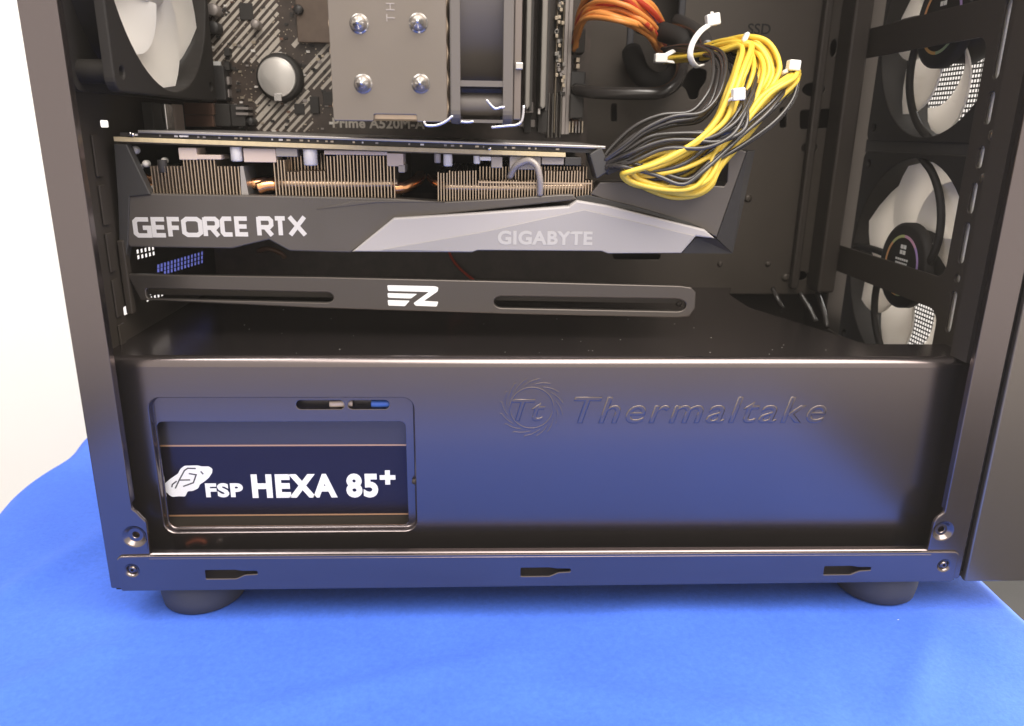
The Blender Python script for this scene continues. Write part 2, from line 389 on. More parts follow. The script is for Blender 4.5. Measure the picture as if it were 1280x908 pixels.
# feet
for fx in (at(258, 748, Y=22).x, at(1088, 748, Y=22).x):
    for fy in (22, 172):
        mb = MB(); lathe(mb, [(0, TZ), (17.2, TZ), (18.6, TZ+1.2), (19.4, TZ+6), (19.8, -3.2), (19.2, -2.1), (0, -2.1)], 40, Matrix.Translation((fx, fy, 0)))
        link('foot', mb, RUBBER, case)
# power supply shroud
ZS = 104.0; YS = 14.0; R = 4.2
win = rrect(20.6, 19.2, 137.0, 86.0, 5.5, 6)
mb = MB()
prism(mb, [[(1.4, -.4), (391, -.4), (391, ZS-R), (1.4, ZS-R)], win], YS, YS+1.0, 'Y', 0)
def ringstrip(mb, loop, prof):
    n = len(loop); vs = []; fs = []
    if area2(loop) < 0: loop = loop[::-1]
    for off, y in prof:
        for p in offset(loop, off): vs.append((p[0], y, p[1]))
    for k in range(len(prof)-1):
        for i in range(n):
            j = (i+1) % n; fs.append((k*n+i, k*n+j, (k+1)*n+j, (k+1)*n+i))
    return mb.add(vs, fs, True)
n = 8; vs = []; fs = []
for k in range(n+1):
    a = pi/2*k/n; y = YS+R-R*cos(a); z = ZS-R+R*sin(a); vs += [(1.4, y, z), (391, y, z)]
for k in range(n): fs.append((2*k, 2*k+1, 2*k+3, 2*k+2))
mb.add(vs, fs, True)
cut = rnd([(322, 95), (391.5, 44), (391.5, 199), (318, 199), (318, 110)], 3, 3)
cut = rnd([(352, 40), (384, 40), (391, 40), (391, 175), (330, 175), (322, 150), (322, 118)], 4, 3)
top = [(1.4, YS+R), (391, YS+R), (391, 38.5), (351, 38.5), (321, 116), (321, 152), (329, 174), (1.4, 174)]
prism(mb, [top], ZS, ZS-1.0, 'Z')
shroud = link('power_supply_shroud', mb, STEEL, case)
mb = MB()
ringstrip(mb, win, [(0, YS), (.12, YS+.12), (.35, YS+.4), (.5, YS+.9), (.55, YS+2.2), (.65, YS+3.0), (1.0, YS+3.4)])
link('window_rim', mb, STEEL, shroud)
mb = MB(); o1 = offset(win, .8)
inner = rrect(21.9, 20.7, 132.4, 73.0, 2.5, 4)
sl = [rrect(84.2, 79.0, 105.4, 83.2, 2.0, 5), rrect(107.0, 79.0, 125.4, 83.2, 2.0, 5)]
prism(mb, [o1, inner]+sl, YS+3.4, YS+4.3, 'Y', .3)
link('window_recess', mb, STEEL, shroud)
mb = MB(); lathe(mb, [(0, -.5), (.9, -.5), (1.3, .1), (1.3, 1)], 16, toY(136.0, YS+1.2, 44)); link('rivet', mb, STEELD, shroud)
a = at(476, 505.5, Y=20); mb = MB(); tube(mb, [(a.x-4.2, 20.9, a.z), (a.x, 20.7, a.z), (a.x+8, 20.9, a.z+.4), (a.x+16, 21, a.z+1.5)], 1.75, 12)
tag(link('blue_cable', mb, BLUE), 'short blue cable seen through the slot above the power supply label', 'cable')
a = at(415, 505.5, Y=20); mb = MB(); tube(mb, [(a.x-1, 20.9, a.z-.2), (a.x+3, 20.7, a.z), (a.x+9, 20.9, a.z+.3)], 1.6, 12)
tag(link('grey_cable', mb, PAD), 'pale grey cable end between the two slots above the power supply label', 'cable')
mb = MB(); r_ = random.Random(9)
for k in range(40):
    x_, y_ = r_.uniform(20, 340), r_.uniform(20, 168); q_ = r_.uniform(.1, .3); box(mb, x_-q_, x_+q_, y_-q_*.7, y_+q_*.7, ZS, ZS+.12)
o = link('dust', mb, mat('dust', (.35, .32, .29), .8), shroud); o['kind'] = 'stuff'
# embossed lettering on the shroud
lc = at(664, 510, Y=YS)
em = .19
mb = MB(); th = .95
k = 2.72
def LP(cx, cy): q = at(620+cx/10.09, 465+cy/10.09, Y=YS); return (q.x, q.z)
stroke(mb, circ(lc.x+.2, lc.z-.2, 9.75, 48), th, YS-em, YS+.2, True, .3)
for i in range(16):
    a = 2*pi*i/16; c0 = (lc.x+.2, lc.z-.2); P = []
    for t in range(6):
        u = t/5; rr = 11.0+3.6*u; aa = a-.62*u; P.append((c0[0]+rr*cos(aa), c0[1]+rr*sin(aa)))
    Pi = [(c0[0]+(11.0+2.4*u)*cos(a-.50*u-.12), c0[1]+(11.0+2.4*u)*sin(a-.50*u-.12)) for u in (1, .75, .5, .25, 0)]
    prism(mb, [P+Pi], YS-em, YS+.2, 'Y', .22)
link('embossed_emblem', mb, STEEL, shroud)
q = pquad(639, 527, 682, 499, YS); text('embossed_letter', 'Tt', q, YS-em, YS+em, STEEL, shroud, -.012, .25, 1.0, False, .03)
word = 'Thermaltake'; edges = [716, 751, 777, 806, 829, 862, 892, 910, 930, 962, 995, 1036]
q = pquad(716, 530, 1036, 496, YS)
text('embossed_word', word, (q[0], q[1], q[2], q[3]), YS-em, YS+em, STEEL, shroud, -.014, .26, 1.14, False, .03)
# motherboard tray with cut-outs
YT = 174.0
def hole(pts, r=1.5): return rnd(xz(pts, YT), r, 3)
def oval(px, py, rx, ry): c = at(px, py, Y=YT); return circ(c.x, c.z, rx, 14, ry)
holes = [hole([(868, 84), (884, 88), (882, 103), (874, 112), (872, 124), (862, 125), (858, 112), (850, 106), (856, 94)], 2),
         oval(1017, 112, 7, 4), hole([(1000, 138), (1040, 136), (1040, 160), (1000, 162)], 2), oval(1012, 185, 5, 3.6),
         oval(1002, 345, 4, 3), hole([(765, 316), (826, 318), (824, 325), (768, 324)], 1.2), oval(1042, 60, 2, 5),
         hole([(975, 135), (983, 135), (983, 160), (975, 160)], 1.2), hole([(764, 130), (771, 130), (771, 152), (764, 152)], 1.2),
         hole([(1030, 225), (1040, 225), (1040, 300), (1030, 300)], 1.5)]
grom = rrect(at(786, 60, Y=YT).x, at(786, 96, Y=YT).z, at(850, 60, Y=YT).x, 300, 8, 6)
mb = MB(); prism(mb, [[(1.4, ZS-4), (389, ZS-4), (389, TOP), (1.4, TOP)], grom]+holes, YT, YT+1.2, 'Y', .3)
tray = link('motherboard_tray', mb, TRAY, case)
mb = MB(); prism(mb, [offset(grom[::-1], 2.2)[::-1] if False else offset(grom, -1.5), offset(grom, 2.5)], YT-1.2, YT+2, 'Y', .8); link('rubber_grommet', mb, RUBBER, tray)
mb = MB(); box(mb, 1.4, 391, 198, 199.2, -.6, TOP); link('side_panel', mb, STEELD, case)
mb = MB(); box(mb, 0, 393, 1.4, 199.2, TOP+.1, TOP+1.3); link('top_panel', mb, STEELD, case)
q = pquad(934, 43, 964, 30, YT); text('stamped_letters', 'SSD', q, YT-.15, YT+.1, mat('stamp_dark', (.012, .011, .010), .8), tray, .012)
for px, py, r in ((935, 248, 2.6), (982, 347, 2.8), (960, 330, 2.0), (900, 330, 1.8), (668, 340, 2.6)):
    c = at(px, py, Y=YT); mb = MB(); lathe(mb, [(0, -1.4), (r*.6, -1.4), (r*.8, -1.0), (r, 0)], 18, toY(c.x, YT, c.z)); link('standoff', mb, TRAY, tray)
# a dark vertical fold of the tray in front of the fans
mb = MB(); box(mb, 378, 389, 156, 172.8, ZS+.4, TOP, 1.5); box(mb, 366, 371, 168, 172.9, ZS+.4, TOP, 1.2); link('cable_column', mb, STEELD, case)
# rear panel (seen edge on from inside) with open vents
def yz(px, py, X): q = at(px, py, X=X); return (q.y, q.z)
XR_ = 2.6
vh = []
for i in range(5):
    for j in range(2):
        y = 64+i*4.4; z = 141.6-j*2.7-.25*i; vh.append([(y, z-1.0), (y+2.8, z-.9), (y+2.8, z+1.0), (y, z+.9)])
for i in range(5):
    for j in range(2):
        y = 68+i*4.4; z = 119.9-j*2.7-.25*i; vh.append([(y, z-1.0), (y+2.8, z-.9), (y+2.8, z+1.0), (y, z+.9)])
c = yz(160, 387, XR_); vh.append(rrect(c[0]-4.5, c[1]-2.0, c[0]+4.5, c[1]+2.0, .8, 3))
c = yz(131, 155, XR_); vh.append(rrect(c[0]-4, c[1]-1.5, c[0]+4, c[1]+1.5, .8, 3))
fan_o = circ(76, 272, 57, 48)
vcell = []
for j in range(3):
    for i in range(14):
        px = 198+i*4.2; py = 337-i*1.25+j*5.2-(4 if j else 4)
        if py > 341 or px > 254: continue
        a = yz(px, py, XR_); vcell.append([(a[0]-1.7, a[1]-.75), (a[0]+1.1, a[1]-1.15), (a[0]+1.7, a[1]+.7), (a[0]-1.1, a[1]+1.1)])
vh += vcell
mb = MB(); prism(mb, [[(1.6, -.4), (198, -.4), (198, TOP), (1.6, TOP)], fan_o]+vh, XR_, XR_-.35, 'X', 0)
rear = link('rear_panel', mb, STEELD, case)
for i, z in enumerate((196, 175.5, 155, 134.5, 114)):
    mb = MB(); box(mb, XR_+.2, XR_+1.2, 34, 39, z-18.0, z-.8, .4); link('slot_cover', mb, STEELD, rear)
# blue inserts added in the vent holes, standing in for light through them
VT = bpy.data.materials.new('vent_light_translucent'); VT.use_nodes = True; _n = VT.node_tree
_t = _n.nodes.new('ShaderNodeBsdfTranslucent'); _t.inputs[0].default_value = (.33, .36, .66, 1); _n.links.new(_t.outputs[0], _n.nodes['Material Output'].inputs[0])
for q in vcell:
    mb = MB(); prism(mb, [q], XR_-.1, XR_-.3, 'X'); link('vent_light_insert', mb, VT, rear)
for px, py in ((131, 157), (160, 388)):
    pass
# chassis front: a steel sheet with fan windows, cross bars and slots
XF = 390.0
HZ = (131.0, 256.5)
bars = [(HZ[0]-11, HZ[0]+1), (HZ[1]-12, HZ[1])]
wins = [(78, bars[0][0]), (bars[0][1], bars[1][0]), (bars[1][1], 372)]
W0 = [rrect(49, a+2, 168, b-2, 7, 5) for a, b in wins]
sl = []
def vsl(z0, z1): sl.append(rrect(36.8, z0, 41.2, z1, 2.1, 4))
vsl(110, 130); vsl(134, 138); vsl(143, 162); vsl(166, 180); vsl(186, 196); vsl(205, 219); vsl(224, 256); vsl(262, 290)
mb = MB(); prism(mb, [[(1.6, -.4), (198, -.4), (198, TOP), (1.6, TOP)]]+W0+sl, XF, XF+1.2, 'X', .3)
fsheet = link('front_frame', mb, STEELD, case)
mb = MB(); box(mb, 381, 389.6, 8, 9, ZS, TOP); box(mb, 381, 382, 9, 20, ZS, TOP); link('frame_flange', mb, STEELD, fsheet)
for z in (200.5, 182, 263):
    mb = MB(); lathe(mb, [(0, -1.6), (1.8, -1.6), (2.6, -.6), (2.6, 0)], 14, Matrix(((0, 0, 1, XF), (1, 0, 0, 32.5), (0, 1, 0, z), (0, 0, 0, 1)))); link('screw', mb, CHROME, fsheet)
# front panel: side shell, mesh, bottom
fp = MB()
prism(fp, [rnd([(395.2, -1.6), (452, -1.6), (452, TOP), (395.2, TOP)], .8, 2)], -.9, 1.6, 'Y', .7)
front = link('front_panel', fp, PANEL, case)
mb = MB(); box(mb, 391.2, 399, 4, 5, -.5, TOP); link('seam_lip', mb, BLK, front)
mb = MB(); box(mb, 395.2, 450, 198, 200, -1.6, TOP); box(mb, 396, 450, 1.6, 198, -1.4, 1.2); link('panel_shell', mb, PANEL, front)
mb = MB(); vs = []; fs = []; X_ = 440.0; hp = 2.6; hh = 1.6
ys = []; y = 30.0
while y < 192: ys += [y, y+hh]; y += hp
zs = []; z = 70.0
while z < 330: zs += [z, z+hh]; z += hp
for a in ys:
    for b in zs: vs.append((X_, a, b))
nz = len(zs)
for i in range(len(ys)-1):
    for j in range(nz-1):
        if i % 2 == 0 and j % 2 == 0: continue
        fs.append((i*nz+j, (i+1)*nz+j, (i+1)*nz+j+1, i*nz+j+1))
mb.add(vs, fs); g = link('mesh_grille', mb, BLK, front); g['kind'] = 'stuff'
mb = MB(); box(mb, X_, X_+1, 1.6, 29.9, 1, TOP); box(mb, X_, X_+1, 192.2, 198, 1, TOP); box(mb, X_, X_+1, 29.9, 192.2, 1, 69.9); box(mb, X_, X_+1, 29.9, 192.2, 330.5, TOP)
link('grille_surround', mb, PANEL, front)
mb = MB(); box(mb, 392.6, 393.0, 33, 43.8, 100, 300); link('slot_glow_strip', mb, BLADE, front)  # pale strip added so the slots look lit from behind
mb = MB(); box(mb, 400, 402, 43, 165, HZ[0]+59, HZ[1]-59); link('fan_divider', mb, BLK, front)

# ------------------------------------------------------------------ power supply
psu = thing('power_supply', 'power supply with navy FSP HEXA 85+ label behind the shroud window', 'power supply', (90, 90, 0))
YP = 23.0
mb = MB(); box(mb, 14, 160, YP+.4, YP+150, .5, 96, 1.0); link('housing', mb, STEELD, psu)
l1 = at(300, 557.5, Y=YP).z; l2 = at(300, 644.5, Y=YP).z
mb = MB(); box(mb, 15.5, 158, YP-.1, YP+.3, l2+.2, l1-.2); lab = link('label', mb, LABEL, psu)
mb = MB(); box(mb, 15.5, 158, YP-.1, YP+.3, l1+.6, 94); link('label_top_band', mb, LABEL2, psu)
for z in (l1, l2): mb = MB(); box(mb, 15.5, 158, YP-.2, YP+.3, z-.18, z+.55); link('copper_line', mb, COPPERL, psu)
YL = YP-.1
text('lettering', 'HEXA 85', pquad(316, 623, 472, 592, YL), YL-.08, YL+.05, WHITE, lab, .05, 0, 1.12)
text('lettering', '+', pquad(475, 606, 494, 588, YL), YL-.08, YL+.05, WHITE, lab, .05)
text('lettering', 'FSP', pquad(258, 622, 303, 604, YL), YL-.08, YL+.05, WHITE, lab, .05, 0, 1.12)
def FL(cx, cy): q = at(190+cx/9.846, 570+cy/9.846, Y=YL); return (q.x, q.z)
mb = MB()
prism(mb, [rnd([FL(*p) for p in [(135, 400), (160, 340), (230, 280), (320, 220), (350, 160), (400, 122), (560, 118), (610, 130), (700, 130), (745, 160), (740, 210), (700, 270), (640, 320), (590, 350), (570, 400), (500, 432), (440, 435), (410, 500), (330, 497), (250, 505), (210, 480), (190, 455), (140, 430)]], .6, 3)], YL-.08, YL+.05)
logo = link('emblem', mb, WHITE, lab)
mb = MB()
for i, P in enumerate(([(540, 155), (440, 152), (400, 180), (340, 290), (288, 400)], [(455, 217), (545, 232), (510, 330), (385, 375)], [(335, 297), (470, 295)], [(600, 190), (632, 225)], [(305, 310), (252, 350), (245, 385)])):
    stroke(mb, [FL(*p) for p in P], .62, YL-.16-.004*i, YL-.02)
link('emblem_line', mb, mat('line_ink', (.06, .055, .06), .6), logo)

# ------------------------------------------------------------------ graphics card
YG = 45.0
gpu = thing('graphics_card', 'long graphics card with grey angular shroud, silver accent and GEFORCE RTX lettering', 'graphics card', (145, 100, 146))
def plate(name, pts, Y0, Y1, m, parent, ch=.3, r=0.0):
    P = xz(pts, Y0); P = rnd(P, r, 2) if r else P
    mb = MB(); prism(mb, [P], Y0, Y1, 'Y', ch); return link(name, mb, m, parent)
# shroud front face
shr = plate('shroud', [(150, 243), (190, 242.5), (345, 245), (500, 248.5), (556, 252.5), (640, 248), (700, 243.5), (716, 243), (722, 250), (500, 274), (438, 316), (362, 314), (336, 300), (306, 307), (290, 311), (163, 309), (152, 300)], YG, YG+9, GSHROUD, gpu, .6)
plate('shroud_crease', [(395, 262), (470, 254), (556, 252.9), (500, 250.5), (440, 252)], YG-.35, YG+1, GSHROUD, shr, .3)
plate('end_bracket', [(142, 180), (158, 181), (188, 243.5), (162, 246), (160, 304), (156, 333), (150, 331), (147, 250)], YG-.8, YG+4, GDARK, gpu, .4)
mb = MB(); prism(mb, [rnd([(142, 0), (143, 0), (143, 1), (142, 1)], .1)], 0, 1) if False else None
# silver accent: bright bevel and flatter face
acc = plate('accent', [(440, 315), (492, 272.5), (600, 266), (711, 258), (721, 250.5), (760, 257), (881, 287), (894, 298.5), (870, 296), (852, 317), (760, 317.5), (752, 314.5), (597, 313.5), (590, 316)], YG-2.2, YG+6, SILVER, gpu, .9)
plate('accent_face', [(478, 312.5), (600, 291), (700, 269), (731, 262.5), (868, 295), (851, 316.3), (760, 316.8), (752, 313.7), (597, 312.7), (590, 315)], YG-2.5, YG, SILVER2, acc, .22)
plate('accent_dark_edge', [(720, 246.5), (735, 244), (790, 257), (860, 277), (892, 294), (881, 287.5), (800, 265), (722, 250.5)], YG+.5, YG+8, GDARK, acc, .2)  # dark strip along the upper right edge of the accent
text('lettering', 'GIGABYTE', pquad(622, 306, 741, 289.5, YG-2.5), YG-2.62, YG-2.4, mat('faint_letter', (.52, .50, .49), .4, .3), acc, .035, 0, 1.06)
# tail of the shroud
plate('tail_face', [(738, 243), (750, 228), (790, 227), (905, 233), (909, 228), (911, 190), (927, 187), (934, 190), (896, 297), (862, 281), (800, 262), (752, 249)], YG+1.2, YG+14, GSHROUD, gpu, .6)
tq = [at(934, 189.5, Y=YG+1.0), at(944, 188, Y=YG+9), at(916, 317, Y=YG+9), at(896, 298, Y=YG+1.0)]
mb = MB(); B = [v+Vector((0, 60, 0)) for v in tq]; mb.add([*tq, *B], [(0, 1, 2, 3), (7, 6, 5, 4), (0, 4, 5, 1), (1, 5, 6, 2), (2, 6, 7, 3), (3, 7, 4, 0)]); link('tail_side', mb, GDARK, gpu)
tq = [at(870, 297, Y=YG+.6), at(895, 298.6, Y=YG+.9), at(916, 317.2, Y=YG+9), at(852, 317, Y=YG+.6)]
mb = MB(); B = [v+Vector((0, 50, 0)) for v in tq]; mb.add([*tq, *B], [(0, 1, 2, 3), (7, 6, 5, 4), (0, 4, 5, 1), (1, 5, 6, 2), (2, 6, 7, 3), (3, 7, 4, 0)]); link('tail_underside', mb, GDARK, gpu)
mb = MB(); a = at(792, 229, Y=YG+16); b = at(912, 190, Y=YG+16); box(mb, a.x, b.x, YG+16, YG+18, at(800, 236, Y=YG+16).z, b.z); link('socket_recess', mb, BLK, gpu)
a = at(858, 222, Y=YG+8); mb = MB(); box(mb, a.x, a.x+10, YG+6, YG+15, a.z-2, a.z+6, .4); link('power_socket', mb, mat('socket_grey', (.35, .34, .30), .5), gpu)
# boards
def bar(name, pxa, pya, pxb, pyb, th, Y0, Y1, m, parent, ch=.15):
    a = at(pxa, pya, Y=Y0); b = at(pxb, pyb, Y=Y0); mb = MB()
    prism(mb, [[(a.x, a.z-th/2), (b.x, b.z-th/2), (b.x, b.z+th/2), (a.x, a.z+th/2)]], Y0, Y1, 'Y', ch); return link(name, mb, m, parent)
pcb = bar('circuit_board', 142, 174, 707, 194.0, 1.9, YG, YG+105, PCBEDGE, gpu)
bar('board_underside', 148, 178.2, 706, 197.2, .5, YG+.8, YG+105, BOARD, pcb, 0)
bar('backplate', 172, 164.6, 757, 184.6, 1.25, YG-.5, YG+112, BACKPL, gpu, .3)
bar('backplate_gap', 150, 168.6, 752, 189.2, 1.9, YG+1.2, YG+104, BLK, gpu, 0)
bar('gap_part', 224, 170.2, 235, 170.6, .7, YG+.2, YG+3, CAP, gpu, 0)
rr = random.Random(5)
for i in range(58):
    px = 162+i*9.4+rr.uniform(-2, 2); py = 164.6+(px-172)*.0342+4.3
    if rr.random() < .35: continue
    a = at(px, py, Y=YG+.6); s = rr.uniform(.3, .85); mb = MB(); box(mb, a.x-s, a.x+s, YG+.6, YG+1.6, a.z-.35, a.z+.4); link('smd_part', mb, rr.choice([CAP, PADV, GOLD, BLK, PADV]), pcb)
for px, py in ((163, 167.5), (166, 168.5), (612, 186)):
    a = at(px, py, Y=YG+.2); mb = MB(); lathe(mb, [(0, -1), (.7, -1), (.9, 0)], 10, toY(a.x, YG+.3, a.z)); link('solder_glint', mb, CHROME, pcb)
# fin stacks: [px0, px1, top px(y) as function, bottom]
def fin_me(h, dy):
    mb = MB(); box(mb, -.22, .22, 0, dy, 0, h); 
    me = bpy.data.meshes.new('fin'); me.from_pydata([(v[0]*S, v[1]*S, v[2]*S) for v in mb.v], [], mb.f); me.materials.append(FIN); return me
def fins(name, px0, px1, pitch, topf, botf, Yf=YG+3.0, ydeep=90):
    base = at(px0, botf(px0), Y=Yf)
    hs = bpy.data.objects.new(name, None); COL.objects.link(hs); hs.parent = gpu; hs.location = Vector((base.x, Yf, base.z))*S-Vector(gpu['_w']); hs['_w'] = [base.x*S, Yf*S, base.z*S]
    cache = {}; px = px0
    while px <= px1:
        a = at(px, botf(px)+3, Y=Yf); t = at(px, topf(px), Y=Yf); h = round((t.z-a.z)*2)/2
        if h not in cache: cache[h] = fin_me(h, ydeep)
        o = bpy.data.objects.new('fin', cache[h]); COL.objects.link(o); o.parent = hs
        o.location = Vector((a.x, Yf, a.z))*S-Vector(hs['_w']); o.rotation_euler = (0, radians(rr.uniform(-.5, .5)), 0)
        px += pitch
    return hs
A = fins('fin_stack', 193, 304, 4.15, lambda x: 199 if 232 < x < 275 else 208, lambda x: 244)
B = fins('fin_stack', 346, 497, 4.1, lambda x: 201 if x < 361 else (214.5 if x < 409 else 195), lambda x: 246+(x-346)*.015)
Cc = fins('fin_stack', 548, 742, 3.6, lambda x: 216 if x < 562 else (226 if 598 < x < 680 else (214 if x < 730 else 226)), lambda x: 252-(x-548)*.045)
D = fins('fin_stack_rear', 362, 408, 4.1, lambda x: 192, lambda x: 230, YG+14, 70)
D2 = fins('fin_stack_rear', 600, 735, 4.0, lambda x: 209, lambda x: 240, YG+12, 75)
a = at(598, 228, Y=YG+2.6); b = at(740, 226.5, Y=YG+2.6); mb = MB(); box(mb, a.x, b.x, YG+2.4, YG+3.4, a.z-.3, a.z+.35); link('fin_brace', mb, FIN, Cc)
for st, x0, x1, py in ((B, 346, 497, 230), (Cc, 548, 742, 234)):
    a = at(x0, py, Y=YG+6); b = at(x1, py, Y=YG+6); mb = MB(); tube(mb, [(a.x, YG+6.5, a.z), ((a.x+b.x)/2, YG+6.5, a.z), (b.x, YG+6.5, b.z)], 2.0, 12); link('pipe_through_fins', mb, FIN, st)
a = at(303, 208, Y=YG+2); mb = MB(); prism(mb, [xz([(300, 208), (304, 208), (311, 245), (302, 245)], YG+2.4)], YG+2.4, YG+20); link('fin_end_plate', mb, BACKPL, A)
for P in ([(300, 236, 16), (318, 230, 12), (340, 226, 18), (352, 224, 30)], [(322, 236, 5), (334, 232, 6), (350, 232, 8)], [(492, 236, 6), (506, 234, 8), (520, 227, 14), (526, 220, 26)], [(540, 222, 24), (546, 228, 12), (556, 233, 8)],
          [(176, 222, 12), (186, 226, 10), (200, 226, 10)]):
    mb = MB(); tube(mb, [tuple(at(x, y, Y=YG+d)) for x, y, d in P], 2.7, 12); link('heat_pipe', mb, COPPER, gpu)
# blocks below the board
def blk(name, px0, py0, px1, py1, Y0, dy, m, ch=.3):
    a = at(px0, py1, Y=Y0); b = at(px1, py0, Y=Y0); mb = MB(); box(mb, a.x, b.x, Y0, Y0+dy, a.z, b.z, ch); return link(name, mb, m, gpu)
for args in ((224, 185, 245, 200, PAD), (245, 194, 276, 199.5, PAD), (305, 186, 344, 203, PAD), (345, 185.5, 371, 196, PADV), (405, 189, 484, 193.5, PAD), (484, 192, 504, 208, PAD), (498, 206, 506, 216, PADV),
             (600, 196, 614, 201, CAP), (614, 196, 628, 210, PADV), (637, 196, 676, 212, PADV), (677, 196, 705, 206, PADV), (706, 197, 727, 207, GDARK)):
    blk('thermal_pad' if args[4] is PAD else 'choke', *args[:4], YG+2.5, 12, args[4])
for px, py0, py1, r, m in ((297, 184, 202, 2.6, CAP), (389, 186, 207, 3.1, CAP), (560, 193, 208, 2.0, CAP), (596, 195, 205, 1.5, CAP), (547, 192, 204, 1.5, PADV), (205, 200, 216, 2.0, BLK)):
    a = at(px, py1, Y=YG+5); b = at(px, py0, Y=YG+5); mb = MB()
    lathe(mb, [(0, a.z), (r*.8, a.z), (r, a.z+.5), (r, b.z)], 18, Matrix.Translation((a.x, YG+4.5, 0))); link('capacitor', mb, m, gpu)
for px, py, r in ((168, 188, 1.8), (174, 209, 1.3), (182, 205, 1.6), (205, 201, 1.4), (185, 236, 2.0), (193, 235, 1.5)):
    a = at(px, py, Y=YG+8); mb = MB(); lathe(mb, [(0, -1.4), (r*.7, -1.2), (r, 0), (r, 2)], 12, toY(a.x, YG+8, a.z)); link('solder_glint', mb, CAP, gpu)  # painted white as glints of light coming in from the rear
mb = MB(); box(mb, at(178, 240, Y=70).x, at(738, 240, Y=70).x, 135, 150, at(400, 243, Y=YG).z-6, at(400, 190, Y=YG).z); link('cooler_core', mb, BLK, gpu)
mb = MB(); tube(mb, [tuple(at(x, y, Y=YG+d)) for x, y, d in ((637, 222, 5), (645, 208, 2), (660, 201, 0), (671, 208, -1), (675, 225, -1), (675, 244, 1))], 1.5, 10); link('fan_lead', mb, PADV, gpu)
# underside: fan discs
for cx in (62, 150, 238):
    mb = MB(); lathe(mb, [(0, 145), (13, 145), (13, 150), (38, 150), (38, 147.5), (41, 147.5), (41, 152), (0, 152)], 36, Matrix.Translation((cx, 105, 0))); link('card_fan', mb, BLK, gpu)
mb = MB(); box(mb, 12, 276, YG+9.2, YG+112, 152.2, 158); link('shroud_underside', mb, GDARK, gpu)
# lettering in a square stroked face
G = {'G': [[(1, 1), (.18, 1), (0, .86), (0, .14), (.18, 0), (1, 0), (1, .48), (.55, .48)]], 'E': [[(1, 1), (0, 1), (0, 0), (1, 0)], [(0, .5), (.92, .5)]], 'F': [[(1, 1), (0, 1), (0, -.09)], [(0, .46), (.9, .46)]],
     'R': [[(0, -.09), (0, 1.09)], [(-.02, 1), (.82, 1), (1, .86), (1, .58), (.82, .44), (.02, .44)], [(.5, .44), (1.02, -.09)]], 'C': [[(1, 1), (.18, 1), (0, .86), (0, .14), (.18, 0), (1, 0)]], 'T': [[(0, 1), (1, 1)], [(.5, 1), (.5, -.09)]], 'X': [[(0, -.09), (1, 1.09)], [(0, 1.09), (1, -.09)]], 'O': [[(.2, 0), (.8, 0), (1, .15), (1, .85), (.8, 1), (.2, 1), (0, .85), (0, .15)]]}
spans = [('G', 168, 187.5), ('E', 191, 207.5), ('F', 211, 226), ('O', 228.5, 252), ('R', 255, 273.5), ('C', 276.5, 291.5), ('E', 294.5, 311), ('R', 322, 341), ('T', 342.5, 358.5), ('X', 360.5, 383)]
for ch, x0, x1 in spans:
    t = (x0-169)/214; y0 = 297.2-2.5*t; y1 = 271.8-1.6*t; mb = MB()
    a = at(x0, y0, Y=YG); b = at(x1, y1, Y=YG); th = 1.95; hx0, hx1, hz0, hz1 = a.x+th/2, b.x-th/2, a.z+th/2, b.z-th/2
    for i, P in enumerate(G[ch]):
        PP = [(hx0+(hx1-hx0)*u, hz0+(hz1-hz0)*v) for u, v in P]
        stroke(mb, PP, th, YG-.12-.05*i, YG+.1, ch == 'O')
    link('letter', mb, SILVTXT, shr)

# ------------------------------------------------------------------ card holder with EZ mark
YE = 44.0
hold = thing('graphics_card_holder', 'slotted black metal holder bar with white EZ mark under the graphics card', 'card holder', (137, 46, 118))
def EP(pts): return xz(pts, YE)
outl = EP([(158, 343), (400, 346.5), (640, 352), (850, 357.5), (864, 359.5), (870, 366), (869, 386), (862, 396), (848, 397.5), (640, 393), (400, 385.5), (176, 375.5)])
s1 = rnd(EP([(182, 361), (412, 366), (417, 371), (416, 376), (410, 378.5), (184, 373.5)]), 1.6, 3)
s2 = rnd(EP([(624, 370.5), (850, 374), (858, 379), (857, 386), (850, 389.5), (624, 385), (617.5, 381), (618, 374)]), 1.6, 3)
mb = MB(); prism(mb, [outl, s1, s2], YE, YE+2.2, 'Y', .55); hb = link('bar', mb, mat('holder_black', (.115, .100, .090), .33, .8, bump=.02, bscale=1500), hold)
mb = MB(); P = EP([(160, 360), (860, 372)]); z0, z1 = P[0][1], P[1][1]
prism(mb, [[(P[0][0], z0-4.5), (P[1][0], z1-4.5), (P[1][0], z1+3.5), (P[0][0], z0+3.5)]], YE+7, YE+8.2); link('back_strip', mb, STEELD, hold)
c = at(849, 381, Y=YE+6); mb = MB(); lathe(mb, [(0, -.6), (.9, -.6), (1.3, 0), (1.3, 1.4)], 14, toY(c.x, YE+6.2, c.z)); link('screw', mb, STEELD, hold)
def EZ(cx, cy): q = at(400+cx/3.784, 200+cy/3.784, Y=YE); return (q.x, q.z)
mb = MB()
for P in ([(318, 593), (545, 598), (560, 604), (557, 622), (492, 667), (560, 671), (552, 694), (452, 690), (442, 678), (515, 625), (322, 620)], [(319, 630), (460, 634), (430, 656), (322, 652)], [(320, 663), (425, 666), (402, 692), (323, 689)]):
    prism(mb, [rnd([EZ(*p) for p in P], .45, 2)], YE-.1, YE+.1)
link('emblem', mb, WHITE, hb)
mb = MB(); P = EP([(150, 300), (160, 372)]); box(mb, 3.5, 6.5, YE-1, YE+3, 116, 150, .6); link('mount', mb, STEELD, hold)

